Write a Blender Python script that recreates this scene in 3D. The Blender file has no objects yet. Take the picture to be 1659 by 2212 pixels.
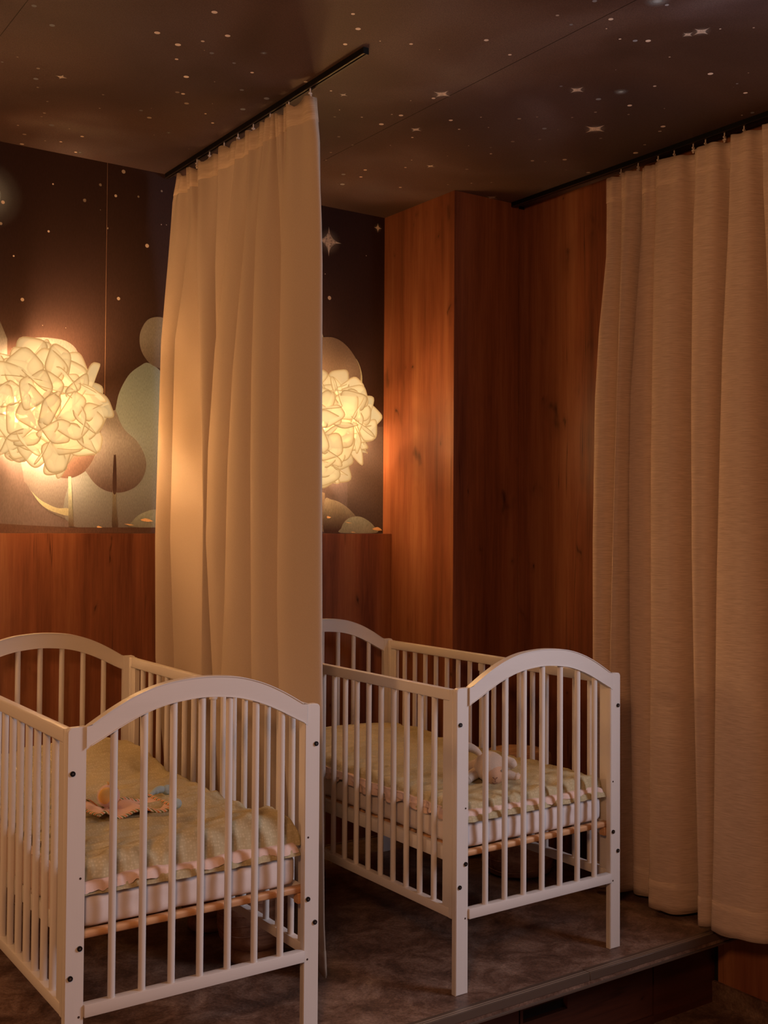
import bpy, bmesh, math, random
from mathutils import Vector, Matrix, noise
R = math.radians
sc = bpy.context.scene
C = sc.collection
# ------------------------------------------------------------------ camera
cam = bpy.data.cameras.new('camera'); cam.sensor_width = 36; cam.sensor_fit = 'HORIZONTAL'
cam.lens = 51.745; cam.shift_y = -0.01743; cam.clip_start = .02
co = bpy.data.objects.new('camera', cam); C.objects.link(co)
rx = Vector((0.82254755, -0.56866282, 0.00617414)); ux = Vector((-0.01922899, -0.01696023, 0.99967124))
fx = Vector((0.56837116, 0.82239586, 0.02488541))
co.matrix_world = Matrix(((rx.x, ux.x, -fx.x, 0), (rx.y, ux.y, -fx.y, 0), (rx.z, ux.z, -fx.z, 1.25), (0, 0, 0, 1)))
sc.camera = co
# ------------------------------------------------------------------ light and exposure
sc.view_settings.view_transform = 'Standard'; sc.view_settings.look = 'None'
sc.view_settings.exposure = 0.13; sc.view_settings.gamma = 1.0; sc.view_settings.use_curve_mapping = False
w = bpy.data.worlds.new('world'); sc.world = w; w.use_nodes = True
w.node_tree.nodes['Background'].inputs[0].default_value = (.9, .6, .5, 1)
w.node_tree.nodes['Background'].inputs[1].default_value = 0.05
def area(name, loc, target, sx, sy, power, col, spread=180):
    l = bpy.data.lights.new(name, 'AREA'); l.shape = 'RECTANGLE'; l.size = sx; l.size_y = sy
    l.energy = power; l.color = col; l.spread = R(spread)
    o = bpy.data.objects.new(name, l); o.location = loc
    o.rotation_euler = (Vector(target) - Vector(loc)).to_track_quat('-Z', 'Z').to_euler(); C.objects.link(o)
    return o
# daylight through the window in the right-hand wall, outside the frame
area('window_daylight', (3.42, .42, 1.75), (1.5, 2.5, .65), 1.1, 1.2, 38, (.88, .86, 1.0))
# warm fill light added near the camera, not a lamp of the room
rl = bpy.data.lights.new('warm_fill', 'POINT'); rl.energy = 84; rl.color = (1, .48, .22); rl.shadow_soft_size = .18
ro = bpy.data.objects.new('warm_fill', rl); ro.location = (-.25, .15, 2.02); C.objects.link(ro)
area('left_fill', (-1.0, 3.15, 1.7), (1.6, 3.1, .9), .4, .4, 14, (1, .52, .22))  # added fill from the unseen left side, brightens the curtain fold edges
LAMP = (1, .58, .27)
LAMP_POWER = 190
PETAL_GLOW = 1.85
sc.cycles.transparent_max_bounces = 32
CEIL= [[1.198, 2.493, 0.0078, 'w', 0.9], [1.127, 2.685, 0.0078, 'w', 0.9], [1.201, 2.72, 0.0081, 'w', 0.9], [1.285, 2.594, 0.0072, 'w', 0.9], [1.246, 2.662, 0.005, 'w', 0.8], [1.274, 2.711, 0.0014, 'w', 0.6], [1.298, 2.715, 0.0064, 'c', 0.35], [1.236, 2.807, 0.005, 'w', 0.85], [1.413, 2.633, 0.0122, 'g', 0.5], [1.377, 2.738, 0.005, 'c', 0.4], [1.308, 2.902, 0.0078, 'w', 0.9], [1.448, 2.766, 0.005, 'w', 0.9], [1.334, 3.022, 0.0064, 'w', 0.35], [1.353, 3.023, 0.0058, 'w', 0.9], [1.393, 3.086, 0.0072, 'w', 0.45], [1.482, 2.895, 0.0064, 'c', 0.35], [1.573, 2.91, 0.0086, 'c', 0.35], [1.555, 3.029, 0.0081, 'c', 0.35], [1.605, 2.734, 0.0058, 'w', 0.7], [1.302, 3.222, 0.0058, 'c', 0.35], [1.347, 3.264, 0.0072, 'w', 0.5], [1.477, 3.13, 0.0036, 'w', 0.9], [1.53, 3.189, 0.005, 'w', 0.9], [1.458, 3.042, 0.0014, 'w', 0.7], [1.39, 2.887, 0.002, 'w', 0.5], [1.191, 3.279, 0.0028, 'w', 0.5], [1.064, 3.418, 0.0045, 'w', 0.4], [1.042, 3.319, 0.0036, 'w', 0.25], [1.066, 3.453, 0.0036, 'w', 0.3], [1.116, 3.509, 0.0086, 'c', 0.35], [0.984, 3.227, 0.0036, 'w', 0.3], [0.96, 3.168, 0.0072, 'c', 0.35], [0.943, 3.091, 0.005, 'w', 0.35], [1.016, 3.112, 0.0172, 's', 0.8], [0.889, 2.802, 0.0072, 'c', 0.4], [0.818, 2.722, 0.0064, 'c', 0.35], [0.873, 3.049, 0.0028, 'w', 0.35], [0.848, 3.107, 0.0036, 'c', 0.4], [1.101, 3.111, 0.0014, 'w', 0.3], [1.161, 3.169, 0.0036, 'w', 0.35], [1.07, 3.645, 0.0064, 'w', 0.4], [1.028, 3.574, 0.0036, 'w', 0.5], [1.091, 3.744, 0.0072, 'w', 0.6], [1.145, 3.666, 0.0032, 'w', 0.4], [1.191, 3.644, 0.0045, 'w', 0.9], [1.232, 3.553, 0.0057, 'w', 1], [1.267, 3.717, 0.005, 'w', 1], [1.28, 3.711, 0.0164, 'g', 0.6], [1.451, 3.353, 0.0108, 'g', 0.6], [1.382, 3.491, 0.01, 'g', 0.5], [1.421, 3.401, 0.0022, 'w', 0.4], [1.174, 3.508, 0.0028, 'w', 0.5], [1.571, 3.458, 0.0022, 'w', 0.4], [1.321, 3.186, 0.0014, 'w', 0.5], [1.486, 2.3, 0.005, 'w', 0.9], [1.542, 2.362, 0.0071, 'w', 0.9], [1.564, 2.458, 0.0058, 'w', 0.9], [1.629, 2.388, 0.0022, 'w', 0.9], [1.7, 2.748, 0.0036, 'w', 0.9], [1.746, 2.752, 0.015, 's', 0.9], [1.8, 2.859, 0.0022, 'w', 0.8], [1.89, 2.87, 0.0036, 'w', 0.6], [1.974, 2.884, 0.0078, 'w', 0.9], [1.819, 2.917, 0.0042, 'w', 0.3], [1.924, 3.059, 0.005, 'w', 0.35], [1.984, 3.205, 0.0042, 'w', 0.4], [2.004, 3.099, 0.0036, 'w', 0.35], [2.012, 3.282, 0.0036, 'w', 0.4], [2.048, 3.39, 0.0036, 'w', 1], [2.184, 3.292, 0.0064, 'w', 1], [2.147, 3.38, 0.0078, 'c', 0.45], [2.215, 3.367, 0.0058, 'w', 1], [2.207, 3.481, 0.0086, 'c', 0.7], [1.706, 2.355, 0.005, 'w', 0.9], [1.854, 2.221, 0.0064, 'w', 0.9], [1.964, 2.253, 0.005, 'w', 0.9], [1.788, 2.338, 0.0014, 'w', 0.8], [1.981, 2.577, 0.0308, 's', 1], [1.98, 2.617, 0.0058, 'w', 0.9], [1.981, 2.786, 0.0072, 'w', 0.9], [1.953, 2.796, 0.0032, 'w', 0.6], [1.935, 2.671, 0.0022, 'w', 0.7], [2.133, 2.728, 0.0064, 'w', 0.9], [2.092, 2.858, 0.0214, 's', 0.9], [2.125, 2.923, 0.0042, 'w', 0.9], [2.204, 2.775, 0.0042, 'w', 0.9], [2.194, 2.653, 0.0028, 'w', 0.8], [2.27, 2.707, 0.0022, 'w', 0.8], [2.3, 2.593, 0.0058, 'w', 0.4], [2.335, 2.549, 0.0036, 'w', 0.35], [2.423, 2.61, 0.0072, 'c', 0.5], [2.479, 2.693, 0.005, 'w', 0.3], [2.42, 2.76, 0.0064, 'w', 0.35], [2.439, 2.895, 0.0045, 'w', 0.7], [2.326, 2.877, 0.0022, 'w', 0.6], [2.398, 2.847, 0.0045, 'w', 0.25], [2.349, 3.12, 0.02, 's', 0.9], [2.256, 3.107, 0.0028, 'w', 0.8], [2.285, 3.184, 0.0045, 'w', 0.8], [2.405, 3.384, 0.0058, 'w', 0.8], [2.109, 3.027, 0.0022, 'w', 0.6], [2.331, 2.999, 0.0022, 'w', 0.5], [2.476, 3.072, 0.0058, 'w', 0.35], [2.591, 3.187, 0.0036, 'w', 0.6], [2.53, 3.252, 0.0036, 'w', 0.4], [2.646, 3.137, 0.0036, 'w', 0.4], [2.604, 2.866, 0.0064, 'w', 0.6], [2.647, 2.847, 0.005, 'w', 0.25], [2.687, 2.791, 0.0078, 'w', 0.6], [2.855, 2.844, 0.0072, 'w', 0.55], [2.77, 2.87, 0.0022, 'w', 0.4], [2.284, 2.322, 0.0258, 's', 1], [2.227, 2.329, 0.0045, 'c', 0.4], [2.386, 2.335, 0.0081, 'c', 0.45], [2.399, 2.257, 0.0236, 'g', 0.9], [2.499, 2.315, 0.0072, 'w', 0.9], [2.551, 2.368, 0.0036, 'w', 0.4], [2.454, 2.414, 0.0045, 'w', 0.4], [2.427, 2.488, 0.0036, 'w', 0.4], [2.448, 2.171, 0.005, 'w', 0.8], [2.558, 2.518, 0.0402, 's', 1], [2.718, 2.376, 0.0078, 'w', 0.8], [2.743, 2.411, 0.0058, 'w', 0.4], [2.799, 2.526, 0.005, 'w', 0.25], [2.835, 2.599, 0.0086, 'w', 0.7], [2.892, 2.535, 0.0036, 'w', 0.3], [2.635, 2.568, 0.005, 'w', 0.3], [2.464, 2.591, 0.0028, 'w', 0.3], [2.738, 2.634, 0.0036, 'w', 0.25], [2.271, 2.156, 0.0014, 'w', 0.6], [2.062, 1.99, 0.0022, 'w', 0.9], [2.032, 1.946, 0.0064, 'w', 0.9], [1.908, 2.009, 0.0045, 'w', 0.45], [1.972, 2.026, 0.0045, 'c', 0.4], [2.135, 2.012, 0.0036, 'w', 0.9], [2.175, 1.996, 0.0064, 'c', 0.6], [2.204, 1.977, 0.0072, 'w', 1], [2.328, 2.012, 0.0028, 'w', 0.8], [2.259, 1.892, 0.0172, 's', 0.9], [2.274, 1.86, 0.0258, 's', 1], [2.301, 1.822, 0.0028, 'w', 0.9], [2.365, 1.768, 0.0028, 'w', 0.7], [2.508, 2.02, 0.0078, 'w', 1], [2.627, 2.021, 0.0036, 'c', 0.5], [2.703, 2.05, 0.0064, 'w', 1], [2.59, 1.954, 0.0022, 'w', 0.6], [2.639, 2.043, 0.001, 'w', 0.5], [2.841, 2.168, 0.0028, 'w', 0.9], [2.85, 2.136, 0.0057, 'c', 0.5], [2.603, 2.27, 0.0022, 'w', 0.6], [2.088, 1.813, 0.005, 'c', 0.7], [1.929, 1.901, 0.0058, 'c', 0.4], [2.053, 1.812, 0.0336, 'g', 1], [2.77, 3.28, 0.0308, 's', 0.7]]
WALL= [[1.203, 2.421, 0.003, 'w', 1], [1.456, 2.512, 0.007, 'w', 0.45], [1.371, 2.449, 0.005, 'w', 0.25], [1.428, 2.42, 0.005, 'w', 0.7], [1.513, 2.432, 0.004, 'w', 0.25], [1.315, 2.384, 0.006, 'w', 0.25], [1.372, 2.36, 0.002, 'w', 0.25], [1.035, 2.329, 0.006, 'w', 0.9], [1.19, 2.255, 0.004, 'w', 1], [1.399, 2.299, 0.004, 'w', 0.25], [1.602, 2.468, 0.004, 'w', 0.25], [1.602, 2.345, 0.002, 'w', 0.6], [1.622, 2.347, 0.002, 'w', 0.35], [1.548, 2.259, 0.007, 'w', 0.7], [1.073, 2.153, 0.003, 'w', 1], [1.029, 2.256, 0.005, 'w', 0.5], [1.104, 2.009, 0.006, 'w', 0.5], [1.443, 2.054, 0.006, 'w', 0.5], [1.174, 1.929, 0.001, 'w', 0.6], [1.254, 1.929, 0.001, 'w', 0.5], [0.988, 2.348, 0.116, 'g', 1], [2.32, 2.393, 0.056, 's', 0.9], [2.558, 2.485, 0.019, 's', 0.9], [2.325, 2.165, 0.008, 'w', 0.5], [2.304, 2.259, 0.002, 'w', 0.8], [2.501, 2.361, 0.002, 'w', 0.7]]
SHAPES={
 'hill_grey': [(1.292, 1.243), (1.282, 1.411), (1.34, 1.459), (1.373, 1.535), (1.385, 1.603), (1.389, 1.628), (1.417, 1.64), (1.437, 1.655), (1.441, 1.674), (1.449, 1.712), (1.466, 1.752), (1.492, 1.792), (1.528, 1.821), (1.559, 1.835), (1.61, 1.806), (1.686, 1.708), (1.716, 1.552), (1.72, 1.236)] ,
 'round_small': [(1.594, 2.006), (1.626, 1.999), (1.659, 1.959), (1.667, 1.916), (1.656, 1.862), (1.619, 1.824), (1.596, 1.821), (1.564, 1.835), (1.536, 1.869), (1.525, 1.909), (1.53, 1.95), (1.555, 1.991)] ,
 'lower_left': [(1.118, 1.406), (1.127, 1.387), (1.16, 1.335), (1.192, 1.303), (1.225, 1.285), (1.273, 1.279), (1.271, 1.414), (1.272, 1.53), (1.117, 1.523)] ,
 'crescent_left': [(1.143, 1.363), (1.172, 1.323), (1.201, 1.301), (1.238, 1.287), (1.273, 1.28), (1.273, 1.304), (1.237, 1.305), (1.204, 1.317), (1.172, 1.335), (1.143, 1.363)] ,
 'circle_behind': [(1.112, 1.861), (1.225, 1.889), (1.292, 1.862), (1.314, 1.789), (1.345, 1.742), (1.354, 1.684), (1.279, 1.564), (1.116, 1.555), (1.083, 1.681)] ,
 'pear_left': [(1.388, 1.62), (1.385, 1.569), (1.369, 1.502), (1.344, 1.451), (1.319, 1.427), (1.282, 1.411), (1.24, 1.413), (1.199, 1.445), (1.181, 1.526), (1.221, 1.626), (1.312, 1.681), (1.387, 1.628)] ,
 'pear_right': [(1.437, 1.655), (1.455, 1.615), (1.477, 1.584), (1.518, 1.551), (1.545, 1.509), (1.556, 1.467), (1.546, 1.424), (1.52, 1.389), (1.48, 1.368), (1.44, 1.363), (1.401, 1.371), (1.366, 1.393), (1.339, 1.426), (1.332, 1.44), (1.348, 1.459), (1.378, 1.519), (1.388, 1.586), (1.389, 1.628), (1.417, 1.64)] ,
 'trunk_left': [(1.271, 1.415), (1.281, 1.415), (1.286, 1.325), (1.293, 1.241), (1.274, 1.241), (1.272, 1.325)] ,
 'trunk_right_slot': [(1.433, 1.487), (1.437, 1.495), (1.442, 1.488), (1.445, 1.37), (1.431, 1.37)] ,
 'trunk_right': [(1.432, 1.403), (1.443, 1.404), (1.445, 1.319), (1.452, 1.24), (1.431, 1.239), (1.431, 1.319)] ,
 'bush_left': [(1.502, 1.242), (1.506, 1.261), (1.526, 1.282), (1.557, 1.297), (1.593, 1.305), (1.653, 1.297), (1.691, 1.243)] ,
 'cone_left': [(1.001, 1.945), (1.032, 1.929), (1.044, 1.902), (1.057, 1.871), (1.058, 1.76), (0.988, 1.754)] ,
 'ground': [(0.996, 1.253), (1.121, 1.246), (1.284, 1.239), (1.635, 1.24), (1.692, 1.219), (0.996, 1.218)] ,
 'leaf_a': [(1.374, 1.241), (1.379, 1.245), (1.386, 1.243), (1.395, 1.239), (1.386, 1.238), (1.378, 1.238)] ,
 'leaf_b': [(1.475, 1.252), (1.49, 1.252), (1.513, 1.248), (1.495, 1.247)] ,
 'leaf_c': [(1.535, 1.268), (1.553, 1.273), (1.569, 1.27), (1.585, 1.262), (1.562, 1.26), (1.542, 1.263)] ,
 'dark_tree': [(2.161, 1.95), (2.21, 1.981), (2.26, 1.997), (2.327, 2.008), (2.363, 2.005), (2.399, 1.989), (2.431, 1.963), (2.458, 1.93), (2.474, 1.9), (2.48, 1.865), (2.475, 1.82), (2.462, 1.788), (2.433, 1.741), (2.366, 1.662), (2.164, 1.65)] ,
 'crescent_right': [(2.457, 1.932), (2.471, 1.913), (2.484, 1.879), (2.488, 1.848), (2.485, 1.816), (2.472, 1.775), (2.457, 1.743), (2.433, 1.717), (2.417, 1.716), (2.441, 1.742), (2.462, 1.788), (2.474, 1.82), (2.477, 1.865), (2.47, 1.904)] ,
 'cone_right_a': [(2.462, 1.742), (2.492, 1.7), (2.505, 1.666), (2.508, 1.625), (2.418, 1.621), (2.417, 1.709)] ,
 'hill_right': [(2.418, 1.621), (2.481, 1.651), (2.527, 1.658), (2.6, 1.662), (2.603, 1.222), (2.421, 1.222)] ,
 'strip_grey': [(2.266, 1.396), (2.312, 1.38), (2.312, 1.354), (2.309, 1.226), (2.267, 1.226)] ,
 'bush_dark': [(2.311, 1.351), (2.343, 1.355), (2.379, 1.346), (2.415, 1.327), (2.442, 1.306), (2.458, 1.286), (2.421, 1.268), (2.4, 1.246), (2.39, 1.222), (2.31, 1.221)] ,
 'bush_green': [(2.389, 1.222), (2.39, 1.241), (2.405, 1.266), (2.431, 1.283), (2.468, 1.289), (2.5, 1.282), (2.533, 1.264), (2.554, 1.244), (2.56, 1.222)] ,
 'leaf_d': [(2.321, 1.285), (2.324, 1.289), (2.333, 1.287), (2.342, 1.284), (2.333, 1.28), (2.324, 1.28)] ,
 'leaf_e': [(2.408, 1.266), (2.426, 1.264), (2.443, 1.261), (2.424, 1.261)] ,
 'leaf_f': [(2.54, 1.238), (2.554, 1.244), (2.568, 1.246), (2.582, 1.24), (2.59, 1.232), (2.571, 1.231), (2.549, 1.234)] ,
 'leaf_g': [(2.436, 1.226), (2.448, 1.226), (2.459, 1.223), (2.442, 1.223)] ,
 'leaf_h': [(2.287, 1.252), (2.295, 1.251), (2.302, 1.249), (2.295, 1.245), (2.287, 1.245)] ,
 'cone_tip': [(2.285, 2.036), (2.291, 2.033), (2.3, 2.005), (2.296, 2.002), (2.283, 2.027)] ,
}
# ------------------------------------------------------------------ helpers
def mesh_obj(name, me, mat=None, parent=None):
    if mat is not None:
        me.materials.clear(); me.materials.append(mat)
    o = bpy.data.objects.new(name, me); C.objects.link(o)
    if parent is not None: o.parent = parent
    return o
def fin(bm, name, mat=None, parent=None, smooth=False, auto=None):
    bmesh.ops.recalc_face_normals(bm, faces=bm.faces[:])
    me = bpy.data.meshes.new(name); bm.to_mesh(me); bm.free()
    if smooth:
        me.shade_smooth()
        if auto: me.set_sharp_from_angle(angle=R(auto))
    return mesh_obj(name, me, mat, parent)
def raw(name, vs, fs, mat=None, parent=None, smooth=False):
    me = bpy.data.meshes.new(name); me.from_pydata(vs, [], fs); me.update()
    if smooth: me.shade_smooth()
    return mesh_obj(name, me, mat, parent)
def box(bm, x0, x1, y0, y1, z0, z1, bev=0, seg=2):
    r = bmesh.ops.create_cube(bm, size=1)
    vs = r['verts']
    for v in vs:
        v.co = Vector((x0 + (v.co.x + .5) * (x1 - x0), y0 + (v.co.y + .5) * (y1 - y0), z0 + (v.co.z + .5) * (z1 - z0)))
    if bev:
        es = list({e for v in vs for e in v.link_edges})
        bmesh.ops.bevel(bm, geom=es, offset=bev, segments=seg, profile=.5, affect='EDGES', clamp_overlap=True)
def bx(name, x0, x1, y0, y1, z0, z1, mat, parent=None, bev=0, seg=2, smooth=False):
    bm = bmesh.new(); box(bm, x0, x1, y0, y1, z0, z1, bev, seg)
    return fin(bm, name, mat, parent, smooth or bev > 0, 40)
def lathe(name, prof, mat, parent=None, n=48, loc=(0, 0, 0)):
    vs, fs = [], []
    for r, z in prof:
        for k in range(n):
            a = 2 * math.pi * k / n
            vs.append((loc[0] + r * math.cos(a), loc[1] + r * math.sin(a), loc[2] + z))
    m = len(prof)
    for j in range(m - 1):
        for k in range(n):
            k2 = (k + 1) % n
            fs.append((j * n + k, j * n + k2, (j + 1) * n + k2, (j + 1) * n + k))
    fs.append(tuple(range(n))[::-1]); fs.append(tuple((m - 1) * n + k for k in range(n)))
    return raw(name, vs, fs, mat, parent, True)
def cyl(bm, p, q, r, n=16, r2=None):
    p, q = Vector(p), Vector(q); d = q - p; L = d.length
    m = Matrix.Translation((p + q) / 2) @ d.to_track_quat('Z', 'Y').to_matrix().to_4x4()
    bmesh.ops.create_cone(bm, cap_ends=True, segments=n, radius1=r, radius2=r if r2 is None else r2, depth=L, matrix=m)
def thing(name, label, cat, loc=(0, 0, 0), rotz=0, group=None):
    o = bpy.data.objects.new(name, None); C.objects.link(o); o.empty_display_size = .1
    o.location = loc; o.rotation_euler = (0, 0, rotz)
    return tag(o, label, cat, group)
def tag(o, label, cat=None, group=None):
    o['label'] = label
    if cat: o['category'] = cat
    if group: o['group'] = group
    return o
def struct(o, label=None):
    o['kind'] = 'structure'
    if label: o['label'] = label
    return o
def dup(root, loc, rotz, label, group):
    r = root.copy(); C.objects.link(r); r.location = loc; r.rotation_euler = (0, 0, rotz)
    r['label'] = label; r['group'] = group
    for ch in list(root.children):
        c = ch.copy(); C.objects.link(c); c.parent = r
        for g in list(ch.children):
            d = g.copy(); C.objects.link(d); d.parent = c
    return r
def fbm(x, y, z=0, o=4):
    return noise.fractal(Vector((x, y, z)), 1.0, 2.0, o)
def lerp(a, b, t): return a + (b - a) * t
def interp(tab, z):
    # tab sorted by falling z: (z, value)
    if z >= tab[0][0]: return tab[0][1]
    for (z0, v0), (z1, v1) in zip(tab, tab[1:]):
        if z >= z1: return lerp(v0, v1, (z0 - z) / (z0 - z1))
    return tab[-1][1]
def crom(P, n, closed=False):
    out = []
    m = len(P)
    rng = range(m) if closed else range(m - 1)
    for i in rng:
        if closed: p0, p1, p2, p3 = P[i - 1], P[i], P[(i + 1) % m], P[(i + 2) % m]
        else: p0, p1, p2, p3 = P[max(i - 1, 0)], P[i], P[i + 1], P[min(i + 2, m - 1)]
        for k in range(n):
            t = k / n
            out.append(tuple(.5 * (2 * b + (c - a) * t + (2 * a - 5 * b + 4 * c - d) * t * t + (3 * b - a - 3 * c + d) * t ** 3)
                             for a, b, c, d in zip(p0, p1, p2, p3)))
    if not closed: out.append(tuple(P[-1]))
    return out
# ------------------------------------------------------------------ materials
def new_mat(name):
    m = bpy.data.materials.new(name); m.use_nodes = True
    nt = m.node_tree; p = nt.nodes['Principled BSDF']
    return m, nt, p
def nd(nt, t, **k):
    n = nt.nodes.new(t)
    for a, b in k.items(): setattr(n, a, b)
    return n
def simple(name, col, rough=.5, metal=0, bump=None, spec=.5):
    m, nt, p = new_mat(name)
    p.inputs['Base Color'].default_value = (*col, 1); p.inputs['Roughness'].default_value = rough
    p.inputs['Metallic'].default_value = metal; p.inputs['Specular IOR Level'].default_value = spec
    if bump:
        g = nd(nt, 'ShaderNodeNewGeometry'); n = nd(nt, 'ShaderNodeTexNoise'); b = nd(nt, 'ShaderNodeBump')
        n.inputs['Scale'].default_value = bump[0]; b.inputs['Strength'].default_value = bump[1]; b.inputs['Distance'].default_value = .001
        nt.links.new(g.outputs['Position'], n.inputs['Vector']); nt.links.new(n.outputs['Fac'], b.inputs['Height'])
        nt.links.new(b.outputs['Normal'], p.inputs['Normal'])
    return m
def ramp(nt, stops):
    r = nd(nt, 'ShaderNodeValToRGB'); e = r.color_ramp.elements
    e[0].position, e[0].color = stops[0][0], (*stops[0][1], 1)
    e[1].position, e[1].color = stops[-1][0], (*stops[-1][1], 1)
    for p, c in stops[1:-1]:
        k = e.new(p); k.color = (*c, 1)
    return r
def coords(nt, obj=False, scale=(1, 1, 1), rot=(0, 0, 0)):
    mp = nd(nt, 'ShaderNodeMapping'); mp.inputs['Scale'].default_value = scale; mp.inputs['Rotation'].default_value = rot
    if obj: nt.links.new(nd(nt, 'ShaderNodeTexCoord').outputs['Object'], mp.inputs['Vector'])
    else: nt.links.new(nd(nt, 'ShaderNodeNewGeometry').outputs['Position'], mp.inputs['Vector'])
    return mp
def wood(name, dark, mid, light, rough=.38, axis='z', knots=True, fine=1.0, obj=False, bump=.15, spec=.4):
    m, nt, p = new_mat(name); L = nt.links.new
    s = {'z': (1, 1, .055), 'x': (.055, 1, 1), 'y': (1, .055, 1)}[axis]
    mp = coords(nt, obj, s)
    n0 = nd(nt, 'ShaderNodeTexNoise'); n0.inputs['Scale'].default_value = 5 * fine; n0.inputs['Detail'].default_value = 3
    n0.inputs['Distortion'].default_value = .6
    L(mp.outputs[0], n0.inputs['Vector'])
    n1 = nd(nt, 'ShaderNodeTexNoise'); n1.inputs['Scale'].default_value = 28 * fine; n1.inputs['Detail'].default_value = 6
    n1.inputs['Roughness'].default_value = .62
    L(mp.outputs[0], n1.inputs['Vector'])
    n2 = nd(nt, 'ShaderNodeTexNoise'); n2.inputs['Scale'].default_value = 160 * fine; n2.inputs['Detail'].default_value = 3
    L(mp.outputs[0], n2.inputs['Vector'])
    a = nd(nt, 'ShaderNodeMath', operation='MULTIPLY_ADD'); a.inputs[1].default_value = .55
    L(n0.outputs['Fac'], a.inputs[0])
    b = nd(nt, 'ShaderNodeMath', operation='MULTIPLY'); b.inputs[1].default_value = .33; L(n1.outputs['Fac'], b.inputs[0])
    c = nd(nt, 'ShaderNodeMath', operation='MULTIPLY_ADD'); c.inputs[1].default_value = .12; L(n2.outputs['Fac'], c.inputs[0]); L(b.outputs[0], c.inputs[2])
    L(c.outputs[0], a.inputs[2])
    r = ramp(nt, [(.36, dark), (.5, mid), (.64, light)]); L(a.outputs[0], r.inputs[0])
    col = r.outputs[0]
    if knots:
        ks = {'z': (1, 1, .55), 'x': (.55, 1, 1), 'y': (1, .55, 1)}[axis]
        mk = coords(nt, obj, ks)
        for sc_, thr, seed in ((4.2, .11, 3.1), (9.0, .075, 11.7)):
            v = nd(nt, 'ShaderNodeTexVoronoi'); v.inputs['Scale'].default_value = sc_; v.inputs['Randomness'].default_value = 1
            ad = nd(nt, 'ShaderNodeVectorMath', operation='ADD'); ad.inputs[1].default_value = (seed, seed, seed)
            nn = nd(nt, 'ShaderNodeTexNoise'); nn.inputs['Scale'].default_value = 14
            L(mk.outputs[0], nn.inputs['Vector'])
            sv = nd(nt, 'ShaderNodeVectorMath', operation='SCALE'); sv.inputs['Scale'].default_value = .12
            L(nn.outputs['Color'], sv.inputs[0]); L(mk.outputs[0], ad.inputs[0])
            a2 = nd(nt, 'ShaderNodeVectorMath', operation='ADD'); L(ad.outputs[0], a2.inputs[0]); L(sv.outputs[0], a2.inputs[1])
            L(a2.outputs[0], v.inputs['Vector'])
            kr = ramp(nt, [(0, (1, 1, 1)), (thr * .35, (.75, .75, .75)), (thr, (.18, .18, .18)), (thr * 2.6, (0, 0, 0))]); L(v.outputs['Distance'], kr.inputs[0])
            mx = nd(nt, 'ShaderNodeMix', data_type='RGBA'); mx.inputs['B'].default_value = (*[x * .22 for x in dark], 1)
            L(kr.outputs[0], mx.inputs['Factor']); L(col, mx.inputs['A']); col = mx.outputs['Result']
        # thin vertical cracks
        cs = {'z': (1, 1, .02), 'x': (.02, 1, 1), 'y': (1, .02, 1)}[axis]
        mc = coords(nt, obj, cs)
        n3 = nd(nt, 'ShaderNodeTexNoise'); n3.inputs['Scale'].default_value = 9; n3.inputs['Detail'].default_value = 5; n3.inputs['Distortion'].default_value = .4
        L(mc.outputs[0], n3.inputs['Vector'])
        cr = ramp(nt, [(.493, (0, 0, 0)), (.5, (1, 1, 1)), (.507, (0, 0, 0))]); L(n3.outputs['Fac'], cr.inputs[0])
        n4 = nd(nt, 'ShaderNodeTexNoise'); n4.inputs['Scale'].default_value = 3.1; m4 = coords(nt, obj); L(m4.outputs[0], n4.inputs['Vector'])
        c4 = ramp(nt, [(.52, (0, 0, 0)), (.66, (.75, .75, .75))]); L(n4.outputs['Fac'], c4.inputs[0])
        mu = nd(nt, 'ShaderNodeMath', operation='MULTIPLY'); L(cr.outputs[0], mu.inputs[0]); L(c4.outputs[0], mu.inputs[1])
        mx = nd(nt, 'ShaderNodeMix', data_type='RGBA'); mx.inputs['B'].default_value = (*[x * .3 for x in dark], 1)
        L(mu.outputs[0], mx.inputs['Factor']); L(col, mx.inputs['A']); col = mx.outputs['Result']
    L(col, p.inputs['Base Color'])
    p.inputs['Roughness'].default_value = rough; p.inputs['Specular IOR Level'].default_value = spec
    bp = nd(nt, 'ShaderNodeBump'); bp.inputs['Strength'].default_value = bump; bp.inputs['Distance'].default_value = .001
    L(n1.outputs['Fac'], bp.inputs['Height']); L(bp.outputs[0], p.inputs['Normal'])
    return m
def cloth(name, c1, c2, freq=900, rough=.9, bump=.3, stretch=(1, 1, 1), patch=None, sheen=.0):
    m, nt, p = new_mat(name); L = nt.links.new
    mp = coords(nt, False, stretch)
    n = nd(nt, 'ShaderNodeTexNoise'); n.inputs['Scale'].default_value = freq; n.inputs['Detail'].default_value = 3; n.inputs['Roughness'].default_value = .6
    L(mp.outputs[0], n.inputs['Vector'])
    r = ramp(nt, [(.32, c1), (.68, c2)]); L(n.outputs['Fac'], r.inputs[0])
    L(r.outputs[0], p.inputs['Base Color']); p.inputs['Roughness'].default_value = rough
    p.inputs['Specular IOR Level'].default_value = .15; p.inputs['Sheen Weight'].default_value = sheen
    b = nd(nt, 'ShaderNodeBump'); b.inputs['Strength'].default_value = bump; b.inputs['Distance'].default_value = .0006
    L(n.outputs['Fac'], b.inputs['Height']); L(b.outputs[0], p.inputs['Normal'])
    return m
M = {}
M['wall_wood'] = wood('oak_panel', (.115, .034, .017), (.235, .080, .036), (.34, .14, .064), rough=.45, spec=.22)
M['wall_wood2'] = wood('oak_panel_side', (.115, .034, .017), (.235, .080, .036), (.34, .14, .064), rough=.45, fine=.9, spec=.22)
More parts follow.
